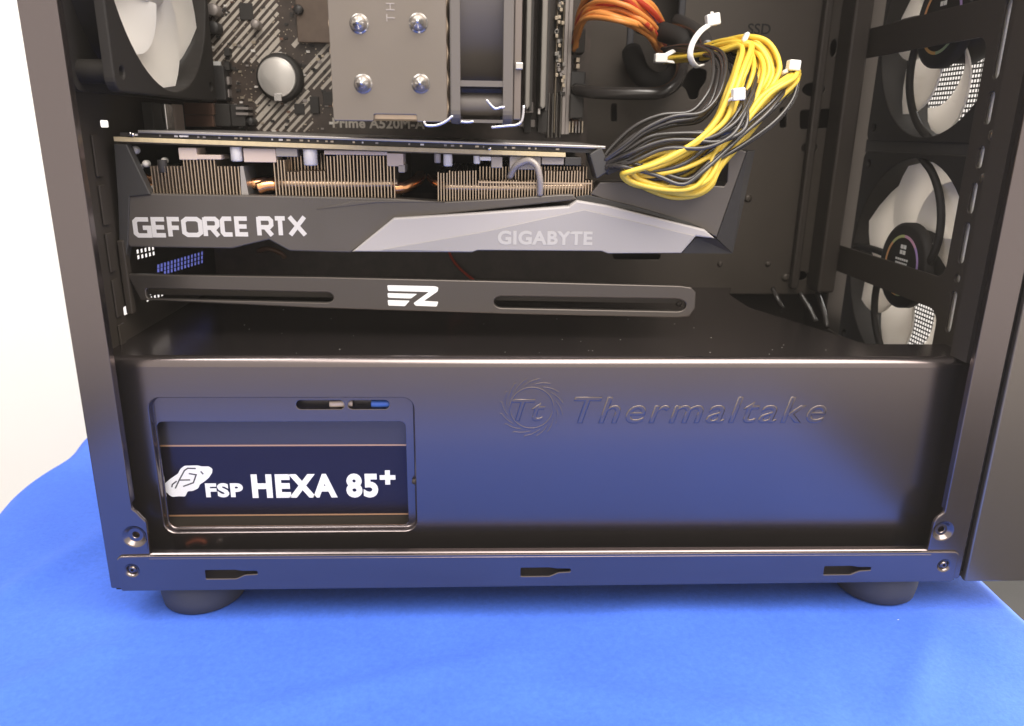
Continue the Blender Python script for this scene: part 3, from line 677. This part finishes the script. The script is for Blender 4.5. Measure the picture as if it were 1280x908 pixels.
# ------------------------------------------------------------------ motherboard
YM = 160.0
mob = thing('motherboard', 'dark motherboard with pale diagonal printed stripes and a coin battery', 'motherboard', (117, 161, 112))
mb = MB(); box(mb, 6, 229, YM, YM+1.6, 112, 330); pc = link('circuit_board', mb, BOARD, mob)
def mpx(px, py, Y=YM): q = at(px, py, Y=Y); return (q.x, q.z)
rs = random.Random(11)
def stripes(pxl, pxr, pyt, pyb, n, pitch, slope_pts, wmm, gaps):
    """45 degree printed bands clipped to a pixel box"""
    x0, z1 = mpx(pxl, pyt); x1, z0 = mpx(pxr, pyb); 
    c = x0-z1-20
    while c < x1-z0:
        # line x - z = c ; direction (1,1)
        lo = max(x0, z0+c); hi = min(x1, z1+c)
        if hi-lo > 3:
            t = lo
            while t < hi-1.5:
                L = rs.uniform(14, 60); e = min(hi, t+L); wd = wmm*rs.choice([1, 1, 1, .6, 1.5])
                if rs.random() > gaps:
                    mb = MB(); d = wd*.7071/2
                    prism(mb, [[(t-d, t-c+d), (t+d, t-c-d), (e+d, e-c-d), (e-d, e-c+d)]], YM-.06-rs.random()*.02, YM+.1)
                    link('printed_stripe', mb, STRIPE, pc)
                t = e+rs.uniform(.0, 1.2)
        c += pitch
stripes(259, 352, -6, 79, 8, 4.4, None, 1.6, .03)
stripes(365, 430, 40, 112, 10, 4.6, None, 1.7, .10)
stripes(318, 392, 112, 165, 10, 4.6, None, 1.7, .12)
# battery
bc = at(347, 97, Y=YM-4); 
mb = MB(); lathe(mb, [(0, -5.2), (11.2, -5.2), (12.4, -4.6), (13.2, -2), (13.2, 0)], 36, toY(bc.x+.8, YM, bc.z)); link('battery_holder', mb, BLK, mob)
mb = MB(); lathe(mb, [(0, -6.3), (9.4, -6.3), (9.6, -6.2), (9.9, -6.25), (10.6, -6.0), (10.7, -5.3)], 40, toY(bc.x, YM, bc.z)); bat = link('battery', mb, mat('battery_steel', (.72, .69, .65), .35, .6, vary=.06, vscale=60), mob)
mb = MB(); box(mb, bc.x-2.2, bc.x+2.2, YM-7, YM-6.4, bc.z-12.6, bc.z-8.6, .2); link('battery_clip', mb, CHROME, mob)
text('lettering', 'BATTERY', pquad(340, 70, 358, 66, YM), YM-.1, YM, STRIPE, pc)
text('lettering', 'Prime A520M-A', pquad(416, 160, 531, 149, YM), YM-.1, YM, STRIPE, pc, .03, 0, 1.05)
def mblk(name, px0, py0, px1, py1, h, m, ch=.3):
    a = at(px0, py1, Y=YM-h); b = at(px1, py0, Y=YM-h); mb = MB(); box(mb, a.x, b.x, YM-h, YM, a.z, b.z, ch); return link(name, mb, m, mob)
mblk('chipset_cover', 372, -40, 424, 53, 5, mat('cover_brown', (.16, .12, .095), .4, .5, vary=.2, vscale=60), .5)
for a in ((262, 60, 264, 60),): pass
mblk('chip', 404, 115, 418, 132, 1.2, BLK); mblk('chip', 368, 130, 380, 143, 1.0, BLK); mblk('chip', 388, 121, 398, 142, 1.4, BLK); mblk('chip', 300, 4, 315, 25, 1.0, BLK)
mblk('audio_label', 261, 77, 275, 88, 2, WHITE)
for i in range(150):
    px, py = rs.uniform(262, 428), rs.uniform(0, 163)
    s = rs.uniform(.8, 2.6); mblk('smd_part', px, py, px+s*2, py+s*1.3, .8, rs.choice([PADV, GOLD, BLK, BLK, CAP, BROWN]), 0)
for px, py, r in ((265, 12, 3.2), (266, 34, 3.2), (318, 30, 2.4), (372, 12, 2.6), (300, 146, 2.4), (312, 152, 2.2)):
    a = at(px, py, Y=YM-8); mb = MB(); lathe(mb, [(0, -8), (r*.85, -8), (r, -7.4), (r, 0)], 18, toY(a.x, YM, a.z)); link('capacitor', mb, rs.choice([GDARK, PADV]), mob)
mb = MB()
for k in range(330):
    x_, z_ = mpx(rs.uniform(262, 430), rs.uniform(0, 165)); r_ = rs.uniform(.18, .42); prism(mb, [circ(x_, z_, r_, 6)], YM-.18, YM+.05)
o = link('solder_points', mb, GOLD, pc); o['kind'] = 'stuff'
for nm_, x0_, x1_, y0_, y1_, m_ in (('port', 4, 10.5, 98.5, 107, CHROME), ('port', 4, 10, 111, 123, PAD), ('port', 4, 9, 86, 97, BLK)):
    mb = MB(); box(mb, x0_, x1_, y0_, y1_, 197, 210, .4); link(nm_, mb, m_, mob)
# rear ports
for n_, px0, py0, px1, py1, h, m in (('port', 199, 126, 213, 160, 14, STEELD), ('port', 206, 126, 217, 159, 17, CHROME), ('port', 219, 127, 229, 159, 15, PAD), ('port', 230, 129, 266, 143.5, 15, BROWN), ('port', 230, 144.5, 266, 158.5, 15, BROWN), ('audio_jack', 268, 130, 286, 158, 12, BLK), ('audio_jack', 287, 131, 305, 158, 9, BLK)):
    mblk(n_, px0, py0, px1, py1, h, m, .4)
for py in (134, 141): mblk('pin_row', 295, py, 310, py+3, 10, PADV, 0)
for i, py in enumerate((60, 78, 96, 112)): mblk('sd_slot', 280, py, 286, py+10, 5, rs.choice([PADV, BLK]), .2)
mblk('io_cover', 262, 82, 279, 125, 9, GDARK, .5)
# memory slots, modules and board edge
for px0, px1, m, h in ((655, 668, BLK, 8), (672, 690, BLK, 8), (692, 700, GOLD, 7), (701, 707, GOLD, 6)):
    mblk('memory_slot', px0, -60, px1, 166, h, m, .3)
for k in range(38):
    px = 693+rs.uniform(0, 10); py = rs.uniform(-10, 118); mblk('smd_part', px, py, px+4, py+4.5, 8.2, rs.choice([GOLD, PADV, DIMM, BLK]), .2)
for px in (684.5, 689.5, 694.5, 699.5): mblk('slot_rail', px, 117, px+2.6, 172, 8.6, DIMM, .2)
for px in (706, 711): mblk('slot_rail', px, -40, px+2.2, 168, 7.2, PADV, .2)
mblk('slot_latch', 657, 128, 667, 141, 16, PADV, .4); mblk('slot_latch', 672, 126, 676, 143, 16, CHROME, .3)
for k, (px, py) in enumerate(((660, 150), (676, 158), (648, 150), (708, 140), (714, 150))): mblk('choke', px, py, px+9, py+9, 5, rs.choice([BROWN, PADV]), .4)
for py in (72, 80): mblk('header_pin', 720, py, 725, py+6, 10, GOLD, .2)
mblk('header', 713, 90, 732, 112, 9, GDARK, .5); mblk('header', 712, 118, 730, 148, 12, BLK, .5); 
for k in range(5): mblk('header_pin', 711+k*4, 152, 713+k*4, 166, 8, rs.choice([PADV, GOLD]), 0)
mblk('board_power_socket', 717, 36, 732, 66, 13, BLK, .5)
for nm, px0, px1, lab_ in (('memory_module', 656, 664.5, 'tall grey memory module next to the cooler fan'), ('memory_module', 675, 685, 'tall grey memory module farther from the cooler fan')):
    Yr = 126.0; a = at(px0, 116, Y=Yr); b = at(px1, 12, Y=Yr); t = thing(nm, lab_, 'memory module', ((a.x+b.x)/2, 150, a.z), 'memory modules on the motherboard')
    mb = MB(); prism(mb, [rrect(a.x, a.z-8, b.x, a.z+128, 1.6, 4)], Yr, YM-8.2, 'Y', .6); link('heat_spreader', mb, DIMM, t)
    mb = MB(); box(mb, b.x, b.x+1.4, Yr+3, YM-8.2, a.z-9, a.z+129); link('memory_board', mb, BLK, t)

# ------------------------------------------------------------------ fans
def make_fan(name, label, cat, base, M4, blade_m, frame_m, hub_m, size=120, struts=True, rot=0.0, nb=7, group=None, sticker=True, chords=1.0, thick=25.0, sdir=1, pitchk=.95):
    """local axis z; struts on the high-z side"""
    t = thing(name, label, cat, (0, 0, 0), group, world=False); t.matrix_world = M4
    h = size/2; R = h-2.6; T = thick
    mb = MB(); sq = rrect(-h, -h, h, h, 5, 5); holes = [circ(sx*52.5, sy*52.5, 2.3, 14) for sx in (-1, 1) for sy in (-1, 1)]
    prism(mb, [sq, circ(0, 0, R, 64)]+holes, T, T-4, 'Z', .7); prism(mb, [sq, circ(0, 0, R, 64)]+holes, 0, 4, 'Z', .7)
    lathe(mb, [(R, 3.9), (R, T-3.9)], 64); lathe(mb, [(R+1.6, 3.9), (R+.9, T/2), (R+1.6, T-3.9)], 64)
    for sx in (-1, 1):
        for sy in (-1, 1):
            lathe(mb, [(4.6, 3.9), (4.6, T-3.9)], 18, Matrix.Translation((sx*52.5, sy*52.5, 0)))
    link('frame', mb, frame_m, t)
    mb = MB(); lathe(mb, [(0, 3), (19, 3), (21, 5), (21, T-5), (0, T-5)], 36); link('hub', mb, hub_m, t)
    bm_ = None
    for b in range(nb):
        a0 = rot+2*pi*b/nb
        if bm_ is None:
            NU, NV = 10, 6; mbb = MB(); n_ = NU*NV
            def surf(dz):
                out = []
                for i in range(NU):
                    u = i/(NU-1); r = 20.5+(R-1.6-20.5)*u
                    half = (.46-.07*u)*chords; sweep = -.50*u*u
                    for j in range(NV):
                        v = j/(NV-1)*2-1; a = sweep+half*v
                        rr_ = r-(3.0*u*u*max(0, -v)**3)
                        out.append((rr_*cos(a), rr_*sin(a), T/2-.5+pitchk*(8.2-1.0*u)*v+dz))
                return out
            q4 = [(i*NV+j, (i+1)*NV+j, (i+1)*NV+j+1, i*NV+j+1) for i in range(NU-1) for j in range(NV-1)]
            mbb.add(surf(.55), q4, True); mbb.add(surf(-.55), [q[::-1] for q in q4], True)
            rim = [i*NV for i in range(NU)]+[(NU-1)*NV+j for j in range(1, NV)]+[i*NV+NV-1 for i in range(NU-2, -1, -1)]+[j for j in range(NV-2, 0, -1)]
            A_, B_ = surf(.55), surf(-.55); vs = [A_[k] for k in rim]+[B_[k] for k in rim]; m_ = len(rim)
            fs = [(k, (k+1) % m_, m_+(k+1) % m_, m_+k) for k in range(m_)]
            mbb.add(vs, fs, False); o = link('blade', mbb, blade_m, t); bm_ = o.data
        else: o = link_me('blade', bm_, t)
        o.rotation_euler = (0, 0, a0)
    if struts:
        mb = MB(); lathe(mb, [(0, T), (21.5, T), (23.5, T-.8), (23.5, T-5)], 40); hubc = link('motor_cap', mb, hub_m, t)
        for k in range(4):
            a0 = (radians(10), radians(172), radians(190), radians(-8))[k]; sw = (1.45, .1)[k % 2]; P = []
            for i in range(7):
                u = i/6; r = 21+(R+1-21)*u; a = a0+sdir*sw*u; P.append((r*cos(a), r*sin(a), T-2.6))
            mb = MB(); tube(mb, P, 2.0, 10, 4, 1.0); link('strut', mb, frame_m, t)
        if sticker:
            hues = [(.45, .30, .62), (.65, .35, .50), (.55, .58, .25), (.75, .40, .18), (.72, .16, .08), (.75, .42, .12), (.42, .50, .25), (.32, .34, .62)]
            for k, c_ in enumerate(hues):
                mb = MB(); a, b = 2*pi*k/8, 2*pi*(k+1)/8; pts = []
                pts = [(16.8*cos(a+(b-a)*i/6), 16.8*sin(a+(b-a)*i/6)) for i in range(7)]+[(15.3*cos(b+(a-b)*i/6), 15.3*sin(b+(a-b)*i/6)) for i in range(7)]
                prism(mb, [pts], T+.25, T-.2, 'Z'); link('sticker_ring', mb, mat('ring_%d' % k, c_, .4), hubc)
    return t
# rear exhaust fan: local z -> +X
M4 = Matrix(((0, 0, 1, 4.0), (1, 0, 0, 76), (0, 1, 0, 272), (0, 0, 0, 1))); M4.translation *= S
rearfan = make_fan('case_fan', 'white bladed rear case fan in a dark frame beside the rear pillar', 'fan', None, M4, BLADE, PLAST, BLADE, struts=False, rot=radians(-72), nb=7, chords=1.05, thick=20.0, pitchk=.85)
# two front fans: local z -> -X
for i, z in enumerate(HZ):
    M4 = Matrix(((0, 0, -1, 424.0), (-1, 0, 0, 104), (0, 1, 0, z), (0, 0, 0, 1))); M4.translation *= S
    f = make_fan('case_fan', ['white bladed lower front fan with rainbow ring sticker on its black hub', 'white bladed upper front fan, its rainbow hub sticker cut by the picture top'][i], 'fan', None, M4, BLADE, PLAST, PLAST, rot=radians([8, 30][i]), nb=7, chords=1.2, group='front intake fans', thick=25.0, sdir=1)
    cap_ = [c for c in f.children if c.name.startswith('motor_cap')][0]
    for zz, hh_, w_, n_ in ((9.2, 2.2, 6, 2), (6.2, 2.2, 6, 2), (2.8, 1.2, 13, 6), (.8, 1.0, 12, 7), (-11, 1.8, 7, 3)):
        mb = MB()
        for q in range(n_): x_ = -w_/2+w_*q/n_; prism(mb, [rrect(x_+.2, zz, x_+w_/n_-.3, zz+hh_, .25, 2)], 25.15, 24.9, 'Z')
        link('sticker_mark', mb, WHITE, cap_)

# ------------------------------------------------------------------ processor cooler and its fan
YC = 15.0
cool = thing('processor_cooler', 'tall grey tower cooler with four bright domed pipe ends beside the clip-on fan', 'cooler', (130, 158, 230))
xl, xr, zb = at(417, 150, Y=YC).x, at(559, 150, Y=YC).x, at(480, 152, Y=YC).z
mb = MB(); n_ = at(467, 143, Y=YC); n2 = at(521, 150, Y=YC)
prism(mb, [rnd([(xl, zb), (n_.x, zb), (n_.x, n_.z), (n2.x, n_.z), (n2.x, zb), (xr, zb), (xr, zb+122), (xl, zb+122)], .7, 2)], YC, YC+.9, 'Y', .3)
pl = link('top_plate', mb, PLATE, cool)
for px, py in ((449, 29), (523, 28), (454, 104), (526, 104)):
    a = at(px, py+1, Y=YC); mb = MB(); lathe(mb, [(0, -6.0), (.5, -5.9), (.8, -5.0), (1.9, -4.2), (2.8, -2.6), (3.1, -1.0), (3.1, -.5), (3.7, -.4), (3.7, .1)], 28, toY(a.x, YC, a.z)); link('pipe_end', mb, CHROME, pl)
text('embossed_letters', 'TH', pquad(483, 27, 493, 4, YC), YC-.2, YC+.05, PADV, pl, .0, 0, 1.4, True)
me = None
for k in range(34):
    y = YC+2.2+k*2.6
    if me is None:
        mb = MB(); P = []
        for i in range(24): P.append((xl+.3-(.9 if i % 2 else 0), zb+1+i*5))
        for i in range(23, -1, -1): P.append((xr-.3+(.9 if i % 2 else 0), zb+1+i*5))
        prism(mb, [P], 0, .45, 'Y'); o = link('fin', mb, FIN, cool); me = o.data
    else: o = link_me('fin', me, cool)
    o.location.y += y*S
mb = MB(); box(mb, xl+10, xr-10, YC+96, YM-4, zb+40, zb+80, 1); link('cold_plate', mb, CHROME, cool)
# its fan: axis along X, seen from the narrow side
fxl = at(563, 155, Y=YC).x; fzb = at(600, 155, Y=YC).z
M4 = Matrix(((0, 0, 1, fxl), (1, 0, 0, YC+60), (0, 1, 0, fzb+60), (0, 0, 0, 1))); M4.translation *= S
cf = make_fan('cooler_fan', 'grey fan clipped to the side of the tower cooler, seen edge on', 'fan', None, M4, PLAST, FANGREY, PLAST, struts=False, nb=9)
# rib between the flanges and the wire clips
mb = MB(); lz = at(600, 105, Y=YC).z-fzb-60
prism(mb, [[(-60+.4, lz-1.0), (-57+14, lz-1.0), (-57+14, lz+1.2), (-60+.4, lz+1.2)]], 4, 21, 'Z'); link('rib', mb, FANGREY, cf)
mb = MB(); prism(mb, [[(-60+.6, 40-60-39.6), (-60+12, 40-60-39.6), (-60+12, 40-60-38.4), (-60+.6, 40-60-38.4)]], 4, 21, 'Z'); link('rib', mb, FANGREY, cf)
a = at(648, 0, Y=YC+3); mb = MB(); box(mb, fxl+25.2, fxl+28.2, YC+2, YC+4, at(650, 150, Y=YC).z, fzb+119, .4); link('side_strip', mb, mat('strip_brown', (.22, .19, .17), .4, .5), cf and None) if False else None
o = link('side_strip', mb, mat('strip_brown', (.22, .185, .165), .4, .6)); o.parent = cool; o.location = -Vector(cool['_w'])
a = at(649, 83, Y=YC); mb = MB(); box(mb, a.x-1.4, a.x+1.5, YC-.3, YC+1.8, a.z-1.2, a.z+1.4, .3); o = link('strip_clasp', mb, CHROME, cool)
WIRE = mat('clip_wire', (.72, .70, .74), .25, .9)
for P in ([(530, 152), (533, 157), (545, 157), (556, 153), (566, 145)], [(614, 159.5), (630, 158), (647, 156), (653, 149), (655, 132)], [(608, 125), (613, 131), (619, 136), (626, 134.5), (631, 134)], [(576, 152.5), (585, 153), (592, 152)]):
    mb = MB(); tube(mb, [tuple(at(x, y, Y=YC-3)) for x, y in P], .55, 8, 5); link('wire_clip', mb, WIRE, cool)

# ------------------------------------------------------------------ cables
def jit(P, k, rx, s=1.0): return [(x+rx[0]*s, y+rx[1]*s, Y+rx[2]*s) for x, y, Y in P]
def path(P): return [tuple(at(x, y, Y=Y)) for x, y, Y in P]
rb = random.Random(21)
bun = thing('power_cable', 'folded bundle of yellow and black wires zip tied above the graphics card', 'cable', (250, 40, 180))
base_y = [
 [(826, 74, 120), (870, 66, 95), (905, 60, 70), (931, 56, 55), (925, 85, 42), (914, 115, 36), (901, 148, 34), (876, 173, 33), (830, 198, 32), (795, 211, 32), (784, 216, 35), (800, 227, 36), (840, 235, 34), (872, 230, 33), (889, 211, 34), (898, 185, 37), (930, 150, 40), (958, 117, 43), (985, 98, 46), (996, 90, 50)],
 [(860, 68, 100), (905, 56, 75), (933, 52, 60), (955, 57, 54), (970, 80, 50), (966, 102, 46), (940, 140, 42), (906, 180, 38), (880, 205, 36), (845, 222, 36), (805, 220, 38), (790, 212, 40), (815, 200, 42), (850, 190, 44)],
 [(890, 66, 85), (920, 60, 66), (941, 66, 58), (948, 84, 50), (943, 110, 44), (925, 148, 40), (898, 182, 36), (860, 206, 34), (815, 218, 34), (792, 220, 37), (800, 230, 39), (835, 240, 38), (866, 240, 36), (884, 226, 36), (894, 205, 38), (925, 168, 42), (960, 130, 45), (988, 104, 48), (995, 94, 52)],
]
nb_ = 0
for bi, P in enumerate(base_y):
    for k in range((11, 8, 8)[bi]):
        d = (rb.uniform(-9, 9), rb.uniform(-7, 7), rb.uniform(-6, 8)); Q = []
        for i, (x, y, Y) in enumerate(P):
            e = 1.0 if 0 < i < len(P)-1 else .35
            Q.append((x+d[0]*e+rb.uniform(-1.5, 1.5), y+d[1]*e+rb.uniform(-1.5, 1.5), Y+d[2]*e))
        mb = MB(); tube(mb, path(Q), 1.15, 8, 5); link('yellow_wire', mb, YEL, bun)
base_b = [
 [(752, 203, 46), (775, 186, 44), (800, 165, 42), (835, 151, 40), (868, 146, 40), (888, 128, 42), (897, 104, 48), (899, 82, 56), (892, 68, 70), (865, 62, 95), (830, 62, 118)],
 [(753, 205, 46), (780, 190, 40), (810, 172, 36), (850, 167, 33), (890, 167, 31), (918, 158, 31), (926, 140, 34), (924, 110, 44), (915, 75, 60), (890, 58, 80)],
 [(755, 208, 46), (790, 193, 36), (830, 178, 32), (880, 175, 30), (912, 160, 30), (930, 135, 36), (945, 100, 48), (940, 76, 60)],
 [(784, 214, 38), (820, 224, 31), (860, 214, 29), (892, 190, 30), (925, 172, 34), (962, 145, 38), (984, 118, 44), (995, 98, 50)],
 [(760, 206, 46), (785, 200, 38), (825, 210, 33), (862, 222, 31), (890, 200, 31), (930, 165, 35), (970, 130, 40), (992, 100, 48)],
]
for bi, P in enumerate(base_b):
    for k in range((6, 5, 4, 4, 3)[bi]):
        d = (rb.uniform(-8, 8), rb.uniform(-10, 10), rb.uniform(-6, 6)); Q = []
        for i, (x, y, Y) in enumerate(P):
            e = .3 if i == 0 or i == len(P)-1 else 1.0
            Q.append((x+d[0]*e+rb.uniform(-1.5, 1.5), y+d[1]*e+rb.uniform(-1.5, 1.5), Y+d[2]*e))
        mb = MB(); tube(mb, path(Q), .92, 8, 5); link('black_wire', mb, BLKW, bun)
# plug at the card
a = at(750, 206, Y=YG); mb = MB(); P = xz([(737, 193), (752, 184), (763, 213), (746, 224)], YG-2); prism(mb, [rnd(P, .6, 2)], YG-2, YG+12, 'Y', .5); link('plug', mb, mat('plug_black', (.055, .052, .05), .45), bun)
a = at(768, 211, Y=YG); mb = MB(); P = xz([(757, 212), (775, 206), (776, 212), (760, 219)], YG); prism(mb, [rnd(P, .5, 2)], YG, YG+6, 'Y', .3); link('plug_latch', mb, GDARK, bun)
# zip ties
def ziptie(head, loop, tail, hs=(5.0, 3.6, 3.6), rotz=0.0):
    zt = None
    a = at(*head[:2], Y=head[2]); mb = MB()
    prism(mb, [rnd([(-hs[0]/2, -hs[2]/2), (hs[0]/2, -hs[2]/2), (hs[0]/2, hs[2]/2), (-hs[0]/2, hs[2]/2)], .8, 3)], -hs[1]/2, hs[1]/2, 'Y', .5)
    ca, sa = cos(rotz), sin(rotz); mb.v = [(a.x+v[0]*ca-v[2]*sa, a.y+v[1], a.z+v[0]*sa+v[2]*ca) for v in mb.v]
    zt = link('zip_tie', mb, LWHITE, bun)
    if loop: mb = MB(); tube(mb, path(loop), 1.35, 8, 5, .45); link('tie_band', mb, LWHITE, zt).location = (0, 0, 0)
    if tail: mb = MB(); tube(mb, path(tail), 1.1, 8, 4, .45); link('tie_tail', mb, LWHITE, zt).location = (0, 0, 0)
ziptie((891, 25, 60), [(888, 30, 60), (875, 40, 56), (865, 56, 54), (863, 72, 54), (870, 83, 58), (878, 82, 66)], [(890, 22, 60), (890, 15, 60)], (6, 4, 5), .2)
ziptie((826, 73, 88), [(829, 71, 88), (838, 66, 90), (842, 64, 96)], [(829, 76, 88), (842, 78, 92)], (6, 4, 4.2), .0)
ziptie((992, 82, 46), [(985, 88, 46), (978, 92, 48), (976, 100, 54)], None, (5.2, 4, 4.4), -.05)
ziptie((923, 118, 26), [(917, 122, 26), (911, 126, 30), (908, 134, 38)], None, (5.2, 3.4, 5.0), .1)
ziptie((932, 47, 58), None, [(930, 54, 58), (936, 41, 58)], (2.2, 2, 4), -.4)
# orange bundle to the board socket
ob = thing('motherboard_cable', 'arched bundle of orange and red wires feeding the motherboard edge', 'cable', (240, 130, 240))
ends = [(828, 30), (832, 48)]
for k in range(16):
    t = k/15; m = ORG if k < 6 else (RED if k in (6, 7, 9, 13) else (PUR if k == 11 else ORG))
    f_ = lambda a=4: rb.uniform(-a, a)
    P = [(719+f_(2), 64-16*t, 150+f_(3)), (721+8*t+f_(2), 44-44*t+f_(2), 138), (738+10*t+f_(5), 25-44*t+f_(4), 122+f_(5)), (774+8*t+f_(5), 29-46*t+f_(5), 114+f_(7)), (806+10*t+f_(), 46-40*t+f_(4), 118+f_(6)), (822+9*t+f_(2), 63-28*t+f_(2), 138), (828+6*t, 72-30*t, 168)]
    mb = MB(); tube(mb, path(P), 1.35, 8, 5); link('wire', mb, m, ob)
DARKR = mat('dark_braid', (.018, .016, .015), .75, 0, .3)
bs = thing('cable_sleeve', 'thick black sleeved cable looping below the orange wires', 'cable', (250, 140, 210))
mb = MB(); tube(mb, path([(718, 112, 150), (745, 116, 140), (790, 117, 132), (825, 116, 130), (845, 104, 134), (852, 84, 146), (848, 62, 168)]), 3.4, 12, 6); link('sleeve', mb, BLKW, bs)
mb = MB(); tube(mb, path([(800, 30, 150), (828, 40, 128), (850, 48, 118), (862, 62, 112), (880, 66, 95)]), 5.0, 12, 6); link('sleeve', mb, DARKR, bs)
mb = MB(); tube(mb, path([(846, 26, 140), (862, 34, 122), (878, 46, 104), (884, 60, 92)]), 3.6, 12, 6); link('sleeve', mb, BLKW, bs)
mb = MB(); tube(mb, path([(790, 66, 168), (800, 92, 150), (820, 104, 150), (842, 96, 160), (850, 70, 172)]), 6.0, 12, 6); link('sleeve', mb, DARKR, bs)
mb = MB(); tube(mb, path([(560, 312, 160), (566, 325, 158), (577, 338, 156), (594, 352, 152)]), .8, 8, 5); tag(link('red_wire', mb, RED), 'thin red wire hanging between the graphics card and its holder', 'wire')
mb = MB(); tube(mb, path([(322, 314, 130), (335, 311, 128), (350, 316, 128), (356, 322, 130)]), 1.4, 8, 5); tag(link('orange_lead', mb, BROWN), 'brown lead showing in the notch below the card shroud', 'wire')
fw = thing('front_lead', 'black leads coming through the cut at the right end of the shroud top', 'cable', (340, 150, 100))
for P in ([(966, 361, 168), (971, 372, 160), (978, 385, 158)], [(1000, 366, 168), (1012, 386, 160), (1020, 402, 155)], [(1022, 366, 168), (1030, 390, 158), (1034, 410, 150)]):
    mb = MB(); tube(mb, path(P), 1.5, 8, 5); link('lead', mb, BLKW, fw)
mb = MB(); a = at(237, 693, Y=9); tube(mb, [(a.x-5, 9, a.z-1.0), (a.x-1, 8, a.z+.2), (a.x+4, 10, a.z+.6)], 1.2); tag(link('orange_wire_end', mb, mat('orange_dim', (.65, .16, .06), .5)), 'orange wire end peeking over the bottom rail below the label', 'wire')
mb = MB(); a = at(265, 692, Y=9); lathe(mb, [(0, -1), (1.2, -.8), (1.6, .2), (1.6, 2)], 14, toY(a.x, 8, a.z)); tag(link('floor_screw', mb, CHROME), 'small bright screw head peeking over the bottom rail', 'screw')
VEIL = 0.02  # density of an added volume that only lifts the dark tones
if VEIL > 0:
    mb = MB(); box(mb, -2700, 2700, -2700, 2700, -1800, 1560); o = link('veil', mb, STEEL); o['kind'] = 'stuff'
    hm = bpy.data.materials.new('veil_volume'); hm.use_nodes = True; nt = hm.node_tree; nt.nodes.remove(nt.nodes['Principled BSDF'])
    pv = nt.nodes.new('ShaderNodeVolumePrincipled'); pv.inputs['Density'].default_value = VEIL; pv.inputs['Color'].default_value = (.95, .90, .84, 1)
    nt.links.new(pv.outputs[0], nt.nodes['Material Output'].inputs['Volume']); o.data.materials.clear(); o.data.materials.append(hm)
    o['label'] = 'added thin haze in the air'
for o in bpy.data.objects:
    if '_w' in o: del o['_w']
